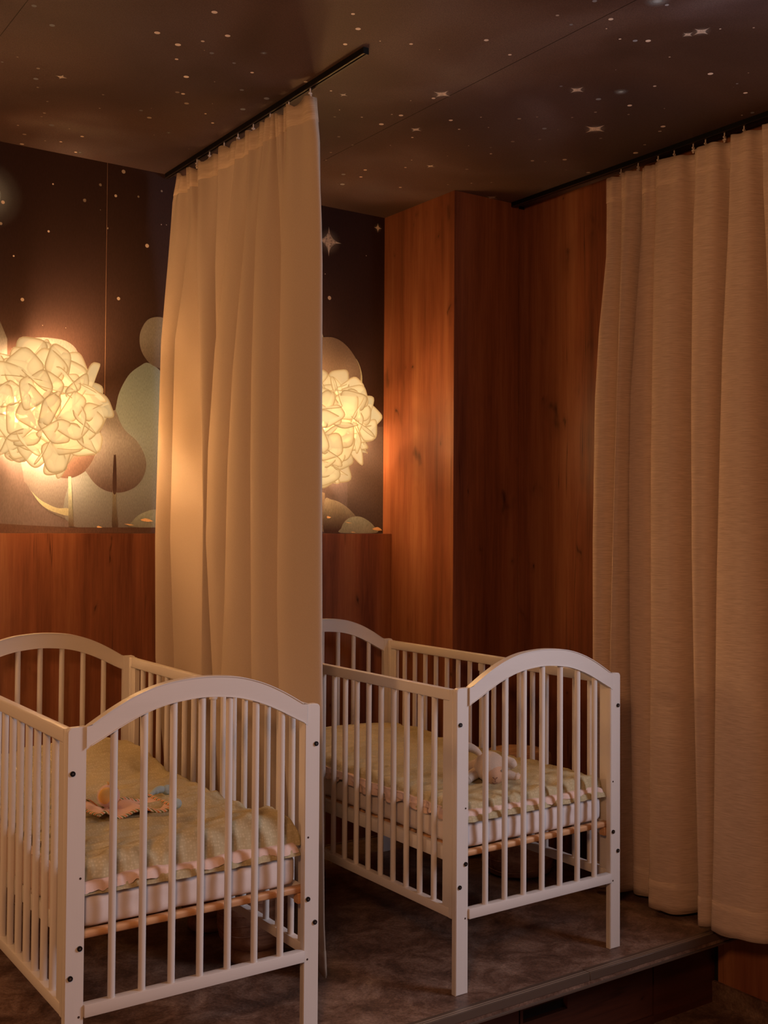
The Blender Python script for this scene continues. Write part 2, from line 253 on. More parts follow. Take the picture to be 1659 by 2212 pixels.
M['riser_wood'] = wood('riser_panel', (.035, .011, .006), (.075, .022, .011), (.125, .038, .018), rough=.35, axis='x')
M['crib'] = wood('white_painted_wood', (.66, .62, .575), (.69, .65, .605), (.71, .67, .625), rough=.36, axis='z', knots=False, fine=1.2, obj=True, bump=.18)
M['crib_h'] = wood('white_painted_rail', (.66, .62, .575), (.69, .65, .605), (.71, .67, .625), rough=.36, axis='x', knots=False, fine=1.2, obj=True, bump=.12)
M['crib_y'] = wood('white_painted_side_rail', (.66, .62, .575), (.69, .65, .605), (.71, .67, .625), rough=.36, axis='y', knots=False, fine=1.2, obj=True, bump=.12)
M['pine'] = wood('natural_pine', (.42, .20, .09), (.62, .35, .17), (.74, .48, .26), rough=.5, axis='x', knots=False, fine=3, obj=True)
M['log'] = wood('printed_log_bark', (.20, .085, .045), (.34, .165, .09), (.48, .26, .15), rough=.8, axis='x', knots=False, fine=4, obj=True, bump=.6)
M['log_top'] = wood('printed_log_top', (.34, .17, .09), (.46, .26, .15), (.56, .34, .20), rough=.8, axis='x', knots=False, fine=5, obj=True)
M['dark'] = simple('black_metal', (.004, .0035, .003), .5, 0, None, .15)
M['dark_gap'] = simple('dark_recess', (.01, .006, .004), .8)
M['lip'] = simple('bronze_edge', (.03, .018, .010), .35, .3)
M['steel'] = simple('steel', (.30, .28, .26), .32, 1)
M['bolt_dark'] = simple('burnished_bolt', (.035, .03, .028), .35, .9)
M['alu'] = simple('bronze_aluminium', (.135, .095, .07), .42, .35)
M['alu_light'] = simple('light_groove', (.36, .27, .20), .4, .4)
M['hook'] = simple('translucent_nylon', (.55, .46, .38), .4)
M['curtain'] = cloth('smooth_beige_curtain', (.45, .36, .275), (.51, .41, .32), 700, bump=.12)
M['curtain_linen'] = cloth('linen_curtain', (.50, .375, .285), (.66, .52, .41), 260, bump=.5, stretch=(.10, .10, 1.6))
M['tape'] = cloth('heading_tape', (.46, .35, .25), (.56, .44, .33), 200, bump=.6, stretch=(.1, .1, 1.2))
M['sheet'] = cloth('white_sheet', (.68, .62, .60), (.74, .68, .66), 1200, bump=.15)
M['lining'] = cloth('pink_lining', (.66, .50, .43), (.74, .57, .50), 900, bump=.2)
def print_fabric():
    m, nt, p = new_mat('sage_flower_print'); L = nt.links.new
    mp = coords(nt, False, (1, 1, 1))
    v = nd(nt, 'ShaderNodeTexVoronoi'); v.inputs['Scale'].default_value = 150; v.inputs['Randomness'].default_value = .55
    L(mp.outputs[0], v.inputs['Vector'])
    r = ramp(nt, [(.0, (.56, .49, .31)), (.22, (.52, .45, .28)), (.42, (.45, .385, .23)), (.7, (.43, .365, .215))]); L(v.outputs['Distance'], r.inputs[0])
    n = nd(nt, 'ShaderNodeTexNoise'); n.inputs['Scale'].default_value = 5; n.inputs['Detail'].default_value = 3; L(mp.outputs[0], n.inputs['Vector'])
    mr = nd(nt, 'ShaderNodeMapRange'); mr.inputs['To Min'].default_value = .85; mr.inputs['To Max'].default_value = 1.12; L(n.outputs['Fac'], mr.inputs['Value'])
    h = nd(nt, 'ShaderNodeHueSaturation'); L(r.outputs[0], h.inputs['Color']); L(mr.outputs[0], h.inputs['Value'])
    L(h.outputs[0], p.inputs['Base Color']); p.inputs['Roughness'].default_value = .75; p.inputs['Specular IOR Level'].default_value = .25
    n2 = nd(nt, 'ShaderNodeTexNoise'); n2.inputs['Scale'].default_value = 38; n2.inputs['Detail'].default_value = 4; L(mp.outputs[0], n2.inputs['Vector'])
    b = nd(nt, 'ShaderNodeBump'); b.inputs['Strength'].default_value = .35; b.inputs['Distance'].default_value = .004
    L(n2.outputs['Fac'], b.inputs['Height']); L(b.outputs[0], p.inputs['Normal'])
    return m
M['sage'] = print_fabric()
def floor_mat(name, mul=1.0):
    m, nt, p = new_mat(name); L = nt.links.new
    mp = coords(nt)
    n = nd(nt, 'ShaderNodeTexNoise'); n.inputs['Scale'].default_value = 9; n.inputs['Detail'].default_value = 10; n.inputs['Roughness'].default_value = .76
    n.inputs['Distortion'].default_value = .5
    L(mp.outputs[0], n.inputs['Vector'])
    r = ramp(nt, [(.30, tuple(x * mul for x in (.05, .030, .021))), (.47, tuple(x * mul for x in (.15, .085, .058))),
                  (.58, tuple(x * mul for x in (.25, .16, .115))), (.74, tuple(x * mul for x in (.40, .275, .20)))])
    L(n.outputs['Fac'], r.inputs[0])
    n2 = nd(nt, 'ShaderNodeTexNoise'); n2.inputs['Scale'].default_value = 120; n2.inputs['Detail'].default_value = 5; n2.inputs['Roughness'].default_value = .8
    L(mp.outputs[0], n2.inputs['Vector'])
    mr = nd(nt, 'ShaderNodeMapRange'); mr.inputs['From Min'].default_value = .3; mr.inputs['From Max'].default_value = .7
    mr.inputs['To Min'].default_value = .55; mr.inputs['To Max'].default_value = 1.4; L(n2.outputs['Fac'], mr.inputs['Value'])
    h = nd(nt, 'ShaderNodeHueSaturation'); L(r.outputs[0], h.inputs['Color']); L(mr.outputs[0], h.inputs['Value'])
    L(h.outputs[0], p.inputs['Base Color']); p.inputs['Roughness'].default_value = .42; p.inputs['Specular IOR Level'].default_value = .35
    b = nd(nt, 'ShaderNodeBump'); b.inputs['Strength'].default_value = .25; b.inputs['Distance'].default_value = .001
    L(n2.outputs['Fac'], b.inputs['Height']); L(b.outputs[0], p.inputs['Normal'])
    return m
M['floor'] = floor_mat('mottled_stone_vinyl'); M['floor2'] = floor_mat('mottled_stone_skirting', .9)
def ceiling_mat():
    m, nt, p = new_mat('night_sky_ceiling_paper'); L = nt.links.new
    mp = coords(nt)
    n = nd(nt, 'ShaderNodeTexNoise'); n.inputs['Scale'].default_value = 1.5; n.inputs['Detail'].default_value = 2.5; n.inputs['Distortion'].default_value = .8
    L(mp.outputs[0], n.inputs['Vector'])
    r = ramp(nt, [(.34, (.060, .033, .026)), (.5, (.092, .054, .044)), (.62, (.13, .088, .078)), (.76, (.18, .145, .125))]); L(n.outputs['Fac'], r.inputs[0])
    n3 = nd(nt, 'ShaderNodeTexNoise'); n3.inputs['Scale'].default_value = 1.1; m3 = coords(nt); m3.inputs['Location'].default_value = (7, 3, 1)
    L(m3.outputs[0], n3.inputs['Vector'])
    r3 = ramp(nt, [(.42, (1, .92, .85)), (.6, (.9, .95, 1.15))]); L(n3.outputs['Fac'], r3.inputs[0])
    mx = nd(nt, 'ShaderNodeMix', data_type='RGBA', blend_type='MULTIPLY'); mx.inputs['Factor'].default_value = 1
    L(r.outputs[0], mx.inputs['A']); L(r3.outputs[0], mx.inputs['B'])
    n2 = nd(nt, 'ShaderNodeTexNoise'); n2.inputs['Scale'].default_value = 330; n2.inputs['Detail'].default_value = 3; L(mp.outputs[0], n2.inputs['Vector'])
    mr = nd(nt, 'ShaderNodeMapRange'); mr.inputs['From Min'].default_value = .3; mr.inputs['From Max'].default_value = .7
    mr.inputs['To Min'].default_value = .72; mr.inputs['To Max'].default_value = 1.28; L(n2.outputs['Fac'], mr.inputs['Value'])
    h = nd(nt, 'ShaderNodeHueSaturation'); L(mx.outputs['Result'], h.inputs['Color']); L(mr.outputs[0], h.inputs['Value'])
    L(h.outputs[0], p.inputs['Base Color']); p.inputs['Roughness'].default_value = .55; p.inputs['Specular IOR Level'].default_value = .3
    b = nd(nt, 'ShaderNodeBump'); b.inputs['Strength'].default_value = .4; b.inputs['Distance'].default_value = .001
    L(n2.outputs['Fac'], b.inputs['Height']); L(b.outputs[0], p.inputs['Normal'])
    return m
M['ceiling'] = ceiling_mat()
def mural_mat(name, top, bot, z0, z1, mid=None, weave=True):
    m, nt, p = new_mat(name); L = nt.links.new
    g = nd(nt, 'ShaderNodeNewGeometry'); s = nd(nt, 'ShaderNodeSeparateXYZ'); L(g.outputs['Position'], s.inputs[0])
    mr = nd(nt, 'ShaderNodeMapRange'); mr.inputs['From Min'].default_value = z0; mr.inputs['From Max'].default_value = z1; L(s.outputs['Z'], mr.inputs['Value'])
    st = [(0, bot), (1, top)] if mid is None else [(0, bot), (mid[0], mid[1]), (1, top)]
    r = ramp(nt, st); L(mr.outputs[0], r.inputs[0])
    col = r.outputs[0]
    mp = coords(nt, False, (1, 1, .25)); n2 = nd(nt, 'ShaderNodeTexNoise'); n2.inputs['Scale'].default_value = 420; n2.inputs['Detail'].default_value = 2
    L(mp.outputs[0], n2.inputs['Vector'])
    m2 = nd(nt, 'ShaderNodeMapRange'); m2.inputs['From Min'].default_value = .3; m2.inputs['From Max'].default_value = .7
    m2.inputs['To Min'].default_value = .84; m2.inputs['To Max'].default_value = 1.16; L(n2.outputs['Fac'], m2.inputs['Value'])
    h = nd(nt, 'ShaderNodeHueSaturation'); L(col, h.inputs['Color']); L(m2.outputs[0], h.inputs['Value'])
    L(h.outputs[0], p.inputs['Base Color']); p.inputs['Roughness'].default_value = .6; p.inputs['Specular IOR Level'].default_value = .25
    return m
M['mural_sky'] = mural_mat('night_mural_paper', (.028, .011, .009), (.115, .092, .098), 1.2, 2.5, (.42, (.044, .021, .015)))
def star_mat():
    m, nt, p = new_mat('printed_star_ink'); L = nt.links.new
    a = nd(nt, 'ShaderNodeVertexColor'); a.layer_name = 'ink'
    t = nd(nt, 'ShaderNodeBsdfTransparent'); mx = nd(nt, 'ShaderNodeMixShader')
    L(a.outputs['Color'], p.inputs['Base Color']); p.inputs['Roughness'].default_value = .6
    L(a.outputs['Alpha'], mx.inputs[0]); L(t.outputs[0], mx.inputs[1]); L(p.outputs[0], mx.inputs[2])
    L(mx.outputs[0], nt.nodes['Material Output'].inputs['Surface'])
    return m
M['star'] = star_mat()
def petal_mat():
    m, nt, p = new_mat('frosted_petal'); L = nt.links.new
    a = nd(nt, 'ShaderNodeVertexColor'); a.layer_name = 'rim'
    r = ramp(nt, [(0, (1, .68, .32)), (.5, (.84, .52, .22)), (1, (.56, .30, .105))]); L(a.outputs['Color'], r.inputs[0])
    d = nd(nt, 'ShaderNodeBsdfDiffuse'); d.inputs[0].default_value = (.03, .026, .018, 1)
    t = nd(nt, 'ShaderNodeBsdfTranslucent'); t.inputs[0].default_value = (.036, .03, .02, 1)
    e = nd(nt, 'ShaderNodeEmission')
    oi = nd(nt, 'ShaderNodeObjectInfo'); mg = nd(nt, 'ShaderNodeMapRange'); mg.inputs['To Min'].default_value = PETAL_GLOW * .42; mg.inputs['To Max'].default_value = PETAL_GLOW * .60
    L(oi.outputs['Random'], mg.inputs['Value']); L(mg.outputs[0], e.inputs[1]); L(r.outputs[0], e.inputs[0])
    m1 = nd(nt, 'ShaderNodeMixShader'); m1.inputs[0].default_value = .45
    L(d.outputs[0], m1.inputs[1]); L(t.outputs[0], m1.inputs[2])
    ad = nd(nt, 'ShaderNodeAddShader'); L(m1.outputs[0], ad.inputs[0]); L(e.outputs[0], ad.inputs[1])
    tr_ = nd(nt, 'ShaderNodeBsdfTransparent'); tr_.inputs[0].default_value = (1, .95, .86, 1)
    mo = nd(nt, 'ShaderNodeMapRange'); mo.inputs['To Min'].default_value = .42; mo.inputs['To Max'].default_value = .78; L(a.outputs['Color'], mo.inputs['Value'])
    m3 = nd(nt, 'ShaderNodeMixShader'); L(mo.outputs[0], m3.inputs[0]); L(tr_.outputs[0], m3.inputs[1]); L(ad.outputs[0], m3.inputs[2])
    L(m3.outputs[0], nt.nodes['Material Output'].inputs['Surface'])
    return m
M['petal'] = petal_mat()
def bulb_mat():
    m, nt, p = new_mat('lit_bulb'); p.inputs['Emission Color'].default_value = (1, .78, .45, 1); p.inputs['Emission Strength'].default_value = 9
    return m
M['bulb'] = bulb_mat()
# ------------------------------------------------------------------ room
XW, YB, YW, ZC, ZL = 2.962, 3.763, 3.699, 2.534, -.29
XL, YF = -1.9, -.56
YE, YR = 2.240, 2.373
XP, YP = 2.596, 3.294
ceil = struct(bx('ceiling', XL - .1, XW + .1, YF - .1, YB + .1, ZC, ZC + .08, M['ceiling']), 'night sky printed ceiling')
wb = struct(bx('wall_back', XL, XW + .1, YB, YB + .1, ZL, ZC, M['mural_sky']), 'back wall with night forest mural paper')
struct(bx('wall_left', XL - .1, XL, YF, YB + .1, ZL, ZC, M['mural_sky']), 'left wall outside the frame')
wq = bmesh.new(); OY0, OY1, OZ0, OZ1 = -.30, 1.42, .75, 2.30
for q in ((YF, OY0, ZL, ZC), (OY1, YB, ZL, ZC), (OY0, OY1, ZL, OZ0), (OY0, OY1, OZ1, ZC)):
    box(wq, XW + .012, XW + .1, q[0], q[1], q[2], q[3])
wr = struct(fin(wq, 'wall_right', M['dark_gap']), 'wood panelled right wall')
for a, b, z0, z1 in ((2.36, YP + .05, 0, ZC), (OY1, 2.36, ZL, ZC), (OY0, OY1, ZL, OZ0), (OY0, OY1, OZ1, ZC), (YF, OY0, ZL, ZC)):
    bx('panel', XW, XW + .012, a + .0012, b - .0012, z0, z1, M['wall_wood2'], wr)
struct(bx('wall_front', XL, XW + .1, YF - .1, YF, ZL, ZC, M['mural_sky']), 'wall behind the photographer')
wm = simple('white_window_frame', (.6, .58, .55), .4)
w1 = bmesh.new()
for q in ((OY0, OY0 + .05, OZ0, OZ1), (OY1 - .05, OY1, OZ0, OZ1), (OY0, OY1, OZ0, OZ0 + .05), (OY0, OY1, OZ1 - .05, OZ1)):
    box(w1, XW + .02, XW + .08, q[0], q[1], q[2], q[3])
struct(fin(w1, 'window_1', wm), 'window in the right wall outside the frame')
struct(bx('floor', XL, XW, YF, YR + .03, ZL - .08, ZL, M['floor']), 'lower stone-look floor')
# raised platform
pf = struct(bx('floor', XL, XW, YE + .004, YB, -.032, 0, M['floor']), 'raised platform floor of mottled brown stone-look vinyl')
for k, (a, b) in enumerate(((XL, 2.2585), (2.2595, XW))):
    dz = .0006 if k else 0
    t = bx('edge_profile', a, b, YE - .002, YE + .028, -.0205, .0022 + dz, M['alu'], pf, .0008, 1)
    bx('groove', a, b, YE + .003, YE + .0055, .0022 + dz, .0032 + dz, M['alu_light'], t)
    bx('groove', a, b, YE + .0115, YE + .014, .0022 + dz, .0032 + dz, M['alu_light'], t)
bx('stone_strip', XL, XW, YE, YE + .01, -.031, -.0205, M['floor2'], pf)
bx('lower_lip', XL, XW, YE - .004, YE + .02, -.038, -.031, M['alu'], pf, .001, 1)
bx('underside_board', XL, XW, YE + .02, YR + .02, -.044, -.032, M['riser_wood'], pf)
tr = struct(bx('trim_1', XL, XW, YR + .018, YR + .03, ZL, -.044, M['dark_gap']), 'riser below the platform edge')
def riser_panel(x0, x1, z0, z1, slot=None, mat='riser_wood'):
    bm = bmesh.new()
    if not slot: box(bm, x0, x1, YR, YR + .018, z0, z1)
    else:
        a, b, c, d = slot
        box(bm, x0, a, YR, YR + .018, z0, z1); box(bm, b, x1, YR, YR + .018, z0, z1)
        box(bm, a, b, YR, YR + .018, z0, c); box(bm, a, b, YR, YR + .018, d, z1)
    fin(bm, 'panel', M[mat], tr)
riser_panel(2.672, XW, ZL, -.044)
riser_panel(2.12, 2.666, -.262, -.044, (2.13, 2.303, -.156, -.120))
riser_panel(1.45, 2.114, -.262, -.044, (1.52, 1.68, -.156, -.120))
riser_panel(.78, 1.444, -.262, -.044)
riser_panel(XL, .774, -.262, -.044)
bx('toe_board', XL, 2.668, YR - .004, YR + .018, ZL, -.264, M['riser_wood'], tr)
# stone skirting
sk = struct(bx('baseboard_right', XW - .012, XW, YF, YR, ZL, -.222, M['floor2']), 'stone-look skirting on the lower floor')
struct(bx('baseboard_back', XL, XP, YW - .01, YW, 0, .004, M['floor2']), 'floor edge strip')
# wainscot: deep wooden shelf-topped panelling
wn = struct(bx('trim_2', XL, XP, YW + .012, YB, 0, 1.2186 - .012, M['dark_gap']), 'wooden wainscot below the mural')
px = [XL, -.95, .35, 1.468, 2.06, XP]
px = [XL, -.6, .62, 1.84, XP]
for a, b in zip(px, px[1:]):
    bx('panel', a + .0006, b - .0006, YW, YW + .012, 0, 1.2186, M['wall_wood'], wn)
bx('cap_board', XL, XP, YW + .0122, YB, 1.2066, 1.2186, M['wall_wood'], wn)
# pillar
pl = struct(bx('trim_3', XP + .012, XW + .012, YP + .012, YB, 0, ZC, M['dark_gap']), 'wood clad pillar in the corner')
bx('panel', XP, XP + .012, YP + .0005, YB, 0, ZC, M['wall_wood'], pl)
bx('panel', XP + .0005, XP + .325, YP, YP + .012, 0, ZC, M['wall_wood2'], pl)
bx('edge_strip', XP + .327, XW, YP - .004, YP + .012, 0, ZC - .018, M['wall_wood2'], pl)
# pale seam of the wallpaper
bx('paper_seam', 1.3975, 1.3987, YB - .0008, YB + .001, 1.22, ZC, simple('paper_edge', (.26, .15, .09), .7), wb)
sm = simple('dark_ceiling_seam', (.012, .007, .005), .9)  # dark colour of the ceiling paper seams
bx('paper_seam', 2.0085, 2.0096, -.5, YP, ZC - .0006, ZC + .001, sm, ceil)
bx('paper_seam', .7965, .7974, -.5, YB, ZC - .0006, ZC + .001, sm, ceil)
# ------------------------------------------------------------------ printed mural
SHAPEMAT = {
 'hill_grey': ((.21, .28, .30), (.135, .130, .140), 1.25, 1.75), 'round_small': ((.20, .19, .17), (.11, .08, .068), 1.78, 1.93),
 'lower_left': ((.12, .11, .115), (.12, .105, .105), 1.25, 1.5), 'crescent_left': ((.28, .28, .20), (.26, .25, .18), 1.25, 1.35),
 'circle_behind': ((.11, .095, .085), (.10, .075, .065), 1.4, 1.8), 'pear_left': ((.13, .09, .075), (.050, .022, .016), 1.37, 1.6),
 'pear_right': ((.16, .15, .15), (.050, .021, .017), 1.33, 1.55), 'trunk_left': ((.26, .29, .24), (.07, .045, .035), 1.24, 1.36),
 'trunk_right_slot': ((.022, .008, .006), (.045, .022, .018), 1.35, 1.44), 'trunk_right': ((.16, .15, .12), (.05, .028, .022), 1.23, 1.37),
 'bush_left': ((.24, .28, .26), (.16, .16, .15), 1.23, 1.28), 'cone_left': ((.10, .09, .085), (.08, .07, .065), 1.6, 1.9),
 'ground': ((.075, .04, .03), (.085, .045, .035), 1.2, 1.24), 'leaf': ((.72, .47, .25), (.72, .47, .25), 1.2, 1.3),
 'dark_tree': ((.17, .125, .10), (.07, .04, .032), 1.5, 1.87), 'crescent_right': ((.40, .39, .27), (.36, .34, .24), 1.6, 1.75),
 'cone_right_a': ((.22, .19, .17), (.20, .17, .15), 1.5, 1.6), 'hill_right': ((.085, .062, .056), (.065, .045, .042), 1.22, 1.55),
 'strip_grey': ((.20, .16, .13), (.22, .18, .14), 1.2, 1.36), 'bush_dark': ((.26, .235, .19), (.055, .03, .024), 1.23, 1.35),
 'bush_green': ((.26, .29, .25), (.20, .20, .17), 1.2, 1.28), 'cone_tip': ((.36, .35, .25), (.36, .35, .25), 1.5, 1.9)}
ORDER = ['circle_behind', 'cone_left', 'cone_tip', 'cone_right_a', 'hill_right', 'lower_left', 'hill_grey', 'crescent_left', 'crescent_right', 'dark_tree', 'round_small', 'pear_left', 'pear_right',
         'trunk_left', 'trunk_right', 'trunk_right_slot', 'strip_grey', 'bush_left', 'bush_dark', 'bush_green', 'ground',
         'leaf_a', 'leaf_b', 'leaf_c', 'leaf_d', 'leaf_e', 'leaf_f', 'leaf_g', 'leaf_h']
NAMES = {'hill': 'printed_hill', 'round': 'printed_tree', 'lower': 'printed_tree', 'crescent': 'printed_crescent', 'circle': 'printed_tree', 'pear': 'printed_tree',
         'trunk': 'printed_trunk', 'bush': 'printed_bush', 'cone': 'printed_tree', 'ground': 'printed_ground', 'leaf': 'printed_leaf', 'dark': 'printed_tree', 'strip': 'printed_trunk'}
SHARP = ('hill_right', 'ground', 'trunk_left', 'strip_grey', 'leaf', 'cone')
matc = {}
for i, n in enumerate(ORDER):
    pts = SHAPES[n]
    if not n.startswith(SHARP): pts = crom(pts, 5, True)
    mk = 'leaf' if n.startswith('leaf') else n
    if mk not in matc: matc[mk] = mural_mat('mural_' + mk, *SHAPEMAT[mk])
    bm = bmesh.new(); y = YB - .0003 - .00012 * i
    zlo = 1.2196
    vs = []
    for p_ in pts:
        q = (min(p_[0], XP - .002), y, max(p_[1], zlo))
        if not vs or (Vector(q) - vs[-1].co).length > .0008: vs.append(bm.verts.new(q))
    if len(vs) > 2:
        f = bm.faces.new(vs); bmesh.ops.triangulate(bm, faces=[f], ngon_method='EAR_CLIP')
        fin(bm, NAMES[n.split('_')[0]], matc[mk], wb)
def stars(name, data, plane, parent, mat):
    """flat printed dots, glows and four-pointed stars: one ink layer of a wall or ceiling"""
    vs, fs, cs = [], [], []
    tone = {'w': (.95, .80, .66), 'c': (.56, .62, .70), 'g': (.56, .68, .74), 's': (.95, .82, .70)}
    for i, (a, b, r, t, br) in enumerate(data):
        off = .0008 + .00002 * (i % 17)
        P = (lambda u, v: (a + u, b + v, ZC - off)) if plane == 'z' else (lambda u, v: (a + u, YB - .004 - off, b + v))
        col = tone[t]
        def fan(n, rad, a0, a1, ring2=None):
            k0 = len(vs); vs.append(P(0, 0)); cs.append((*col, a0))
            rs = [(1, a1)] if ring2 is None else ring2
            for fr, al in rs:
                for k in range(n):
                    an = 2 * math.pi * k / n; rr = rad(an) * fr
                    vs.append(P(rr * math.cos(an), rr * math.sin(an))); cs.append((*col, al))
            for k in range(n): fs.append((k0, k0 + 1 + k, k0 + 1 + (k + 1) % n))
            for j in range(len(rs) - 1):
                for k in range(n):
                    k2 = (k + 1) % n
                    fs.append((k0 + 1 + j * n + k, k0 + 1 + (j + 1) * n + k, k0 + 1 + (j + 1) * n + k2, k0 + 1 + j * n + k2))
        if t in 'wc': fan(14, lambda an: r, min(1, br), min(1, br))
        elif t == 'g': fan(28, lambda an: r, br * .8, 0, [(.18, br * .62), (.38, br * .28), (.7, br * .08), (1, 0)])
        else:
            fan(28, lambda an: r * 1.0, .42, 0, [(.3, .22), (.6, .07), (1, 0)])
            fan(64, lambda an: r * (abs(math.cos(an)) ** .56 + abs(math.sin(an)) ** .56) ** (-1 / .56) * 1.15, br, 0,
                [(.35, br), (.7, br * .75), (.9, br * .4), (1, 0)])
    me = bpy.data.meshes.new(name); me.from_pydata(vs, [], fs); me.update()
    at = me.color_attributes.new('ink', 'FLOAT_COLOR', 'POINT')
    for k, c in enumerate(cs): at.data[k].color = c
    o = mesh_obj(name, me, mat, parent); o['kind'] = 'stuff'
    return o
stars('printed_stars', CEIL, 'z', ceil, M['star'])
stars('printed_stars', WALL, 'y', wb, M['star'])
# ------------------------------------------------------------------ cribs
W, Ln, HP, WP, TP = .6283, 1.1956, .815, .0417, .0186
def arch_z(x):      # top edge of the arched rail
    T = [(0.0417, .815), (.06, .826), (.091, .846), (.153, .877), (.222, .898), (.314, .905)]
    x = min(x, W - x); x = max(x, T[0][0])
    for (a, b), (c, d) in zip(T, T[1:]):
        if x <= c:
            return lerp(b, d, (x - a) / (c - a))
    return .905
def arch_b(x):
    T = [(0.0417, .770), (.065, .780), (.092, .796), (.154, .827), (.223, .849), (.314, .858)]
    x = min(x, W - x); x = max(x, T[0][0])
    for (a, b), (c, d) in zip(T, T[1:]):
        if x <= c:
            return lerp(b, d, (x - a) / (c - a))
    return .858
def smooth_tab(fn, n=60):
    xs = [lerp(WP, W - WP, k / n) for k in range(n + 1)]; ys = [fn(x) for x in xs]
    for _ in range(14):
        ys = [ys[0]] + [(ys[i - 1] + 2 * ys[i] + ys[i + 1]) / 4 for i in range(1, n)] + [ys[-1]]
    return xs, ys
AX, AT = smooth_tab(arch_z); _, AB = smooth_tab(arch_b)
def ab_at(x):
    t = (x - WP) / (W - 2 * WP) * 60; i = max(0, min(59, int(t))); return lerp(AB[i], AB[i + 1], t - i)
def build_crib(label, group):
    t = thing('crib', label, 'crib', (0, 0, 0), 0, group)
    # corner posts
    for ix in (0, 1):
        for iy in (0, 1):
            x0 = 0 if ix == 0 else W - WP; y0 = 0 if iy == 0 else Ln - TP
            bm = bmesh.new(); n = 5; rr = .011
            out = [(x0, 0), (x0 + WP, 0)]
            arc = [(1 - math.cos(k / n * math.pi / 2), math.sin(k / n * math.pi / 2)) for k in range(n + 1)]
            if ix == 0: out += [(x0 + WP, HP)] + [(x0 + rr * a[0], HP - rr + rr * a[1]) for a in arc[::-1]]
            else: out += [(x0 + WP - rr * a[0], HP - rr + rr * a[1]) for a in arc] + [(x0, HP)]
            f0 = bm.faces.new([bm.verts.new((x, y0, z)) for x, z in out])
            r = bmesh.ops.extrude_face_region(bm, geom=[f0])
            for v in [g for g in r['geom'] if isinstance(g, bmesh.types.BMVert)]: v.co.y += TP
            es = [e for e in bm.edges if abs(e.verts[0].co.y - e.verts[1].co.y) < 1e-6]
            bmesh.ops.bevel(bm, geom=es, offset=.0016, segments=2, affect='EDGES')
            fin(bm, 'corner_post', M['crib'], t, True, 35)
    # side posts glued behind each corner post: depth of the corner seen from the side
    for x0 in (.0, W - .024):
        for y0 in (TP + .0006, Ln - TP - .0156):
            bx('side_batten', x0 + .0005, x0 + .0235, y0, y0 + .015, .1985, HP - .006, M['crib'], t, .001, 1)
    # arched rails and lower end rails
    for iy in (0, 1):
        y0, y1 = (-.006, .016) if iy == 0 else (Ln - .016, Ln + .006)
        bm = bmesh.new(); f = []
        for y in (y0, y1):
            f.append([bm.verts.new((x, y, z)) for x, z in zip(AX, AT)] + [bm.verts.new((x, y, z)) for x, z in list(zip(AX, AB))[::-1]])
        n = len(AX)
        for k in range(2 * n):
            k2 = (k + 1) % (2 * n); bm.faces.new((f[0][k], f[0][k2], f[1][k2], f[1][k]))
        for s in (0, 1):
            for k in range(n - 1):
                bm.faces.new((f[s][k], f[s][k + 1], f[s][2 * n - 2 - k], f[s][2 * n - 1 - k]))
        es = [e for e in bm.edges if abs(e.verts[0].co.y - e.verts[1].co.y) < 1e-6 and len(e.link_faces) == 2
              and any(abs(fa.normal.y) < .5 for fa in e.link_faces) and any(abs(fa.normal.y) >= .5 for fa in e.link_faces)]
        bm.normal_update()
        es = [e for e in bm.edges if abs(e.verts[0].co.y - e.verts[1].co.y) < 1e-6 and e.calc_face_angle(0) > 1]
        bmesh.ops.bevel(bm, geom=es, offset=.002, segments=2, affect='EDGES')
        fin(bm, 'arched_rail', M['crib_h'], t, True, 35)
        bx('end_rail', WP + .0003, W - WP - .0003, y0, y1, .1969, .2239, M['crib_h'], t, .0016)
        yc = (y0 + y1) / 2
        for k in range(7):
            x = .105 + k * (W - .21) / 6
            bm = bmesh.new(); cyl(bm, (x, yc, .2235), (x, yc, ab_at(x) + .004), .0083, 18)
            fin(bm, 'spindle', M['crib'], t, True, 40)
    # side panels
    for s in (0, 1):
        xc = .0125 if s == 0 else W - .0125
        ya, yb = TP + .0162, Ln - TP - .0162
        bx('side_top_rail', xc - .011, xc + .011, ya, yb, .778, .8087, M['crib_y'], t, .0035, 3)
        bx('side_bottom_rail', xc - .011, xc + .011, ya, yb, .1982, .2235, M['crib_y'], t, .002)
        for y0 in (ya, yb - .030):
            bx('stile', xc - .009, xc + .009, y0, y0 + .030, .2235, .778, M['crib'], t, .0012, 1)
        for k in range(16):
            y = .114 + k * .0645
            bm = bmesh.new(); cyl(bm, (xc, y, .223), (xc, y, .779), .0083, 14)
            sp = fin(bm, 'spindle', M['crib'], t, True, 40)
            if s == 1 and k in (7, 8):
                bm = bmesh.new(); cyl(bm, (xc, y, .752), (xc, y, .777), .0118, 14); fin(bm, 'collar', M['crib'], sp, True, 40)
    # bolts and plugged screw holes
    for iy in (0, 1):
        yy = 0 if iy == 0 else Ln; sg = -1 if iy == 0 else 1
        for s in (0, 1):
            for lx, z, kind in ((.0115, .718, 'b'), (.0315, .345, 'b'), (.0115, .286, 'b'), (.0315, .493, 'h'), (.0315, .200, 'h')):
                x = lx if s == 0 else W - lx
                bm = bmesh.new()
                if kind == 'b':
                    cyl(bm, (x, yy + sg * .0002, z), (x, yy + sg * .0032, z), .0056, 20)
                    b = fin(bm, 'bolt', M['bolt_dark'], t, True, 40)
                    bm = bmesh.new(); cyl(bm, (x, yy + sg * .0030, z), (x, yy + sg * .0038, z), .0026, 6)
                    fin(bm, 'hex_socket', M['steel'], b)
                else:
                    cyl(bm, (x, yy + sg * .00005, z), (x, yy + sg * .0004, z), .0026, 14)
                    fin(bm, 'screw_hole', simple_hole, t)
    # bed base
    base = bx('bed_base', .027, W - .027, .0185, .0405, .355, .3715, M['pine'], t, .005, 3)
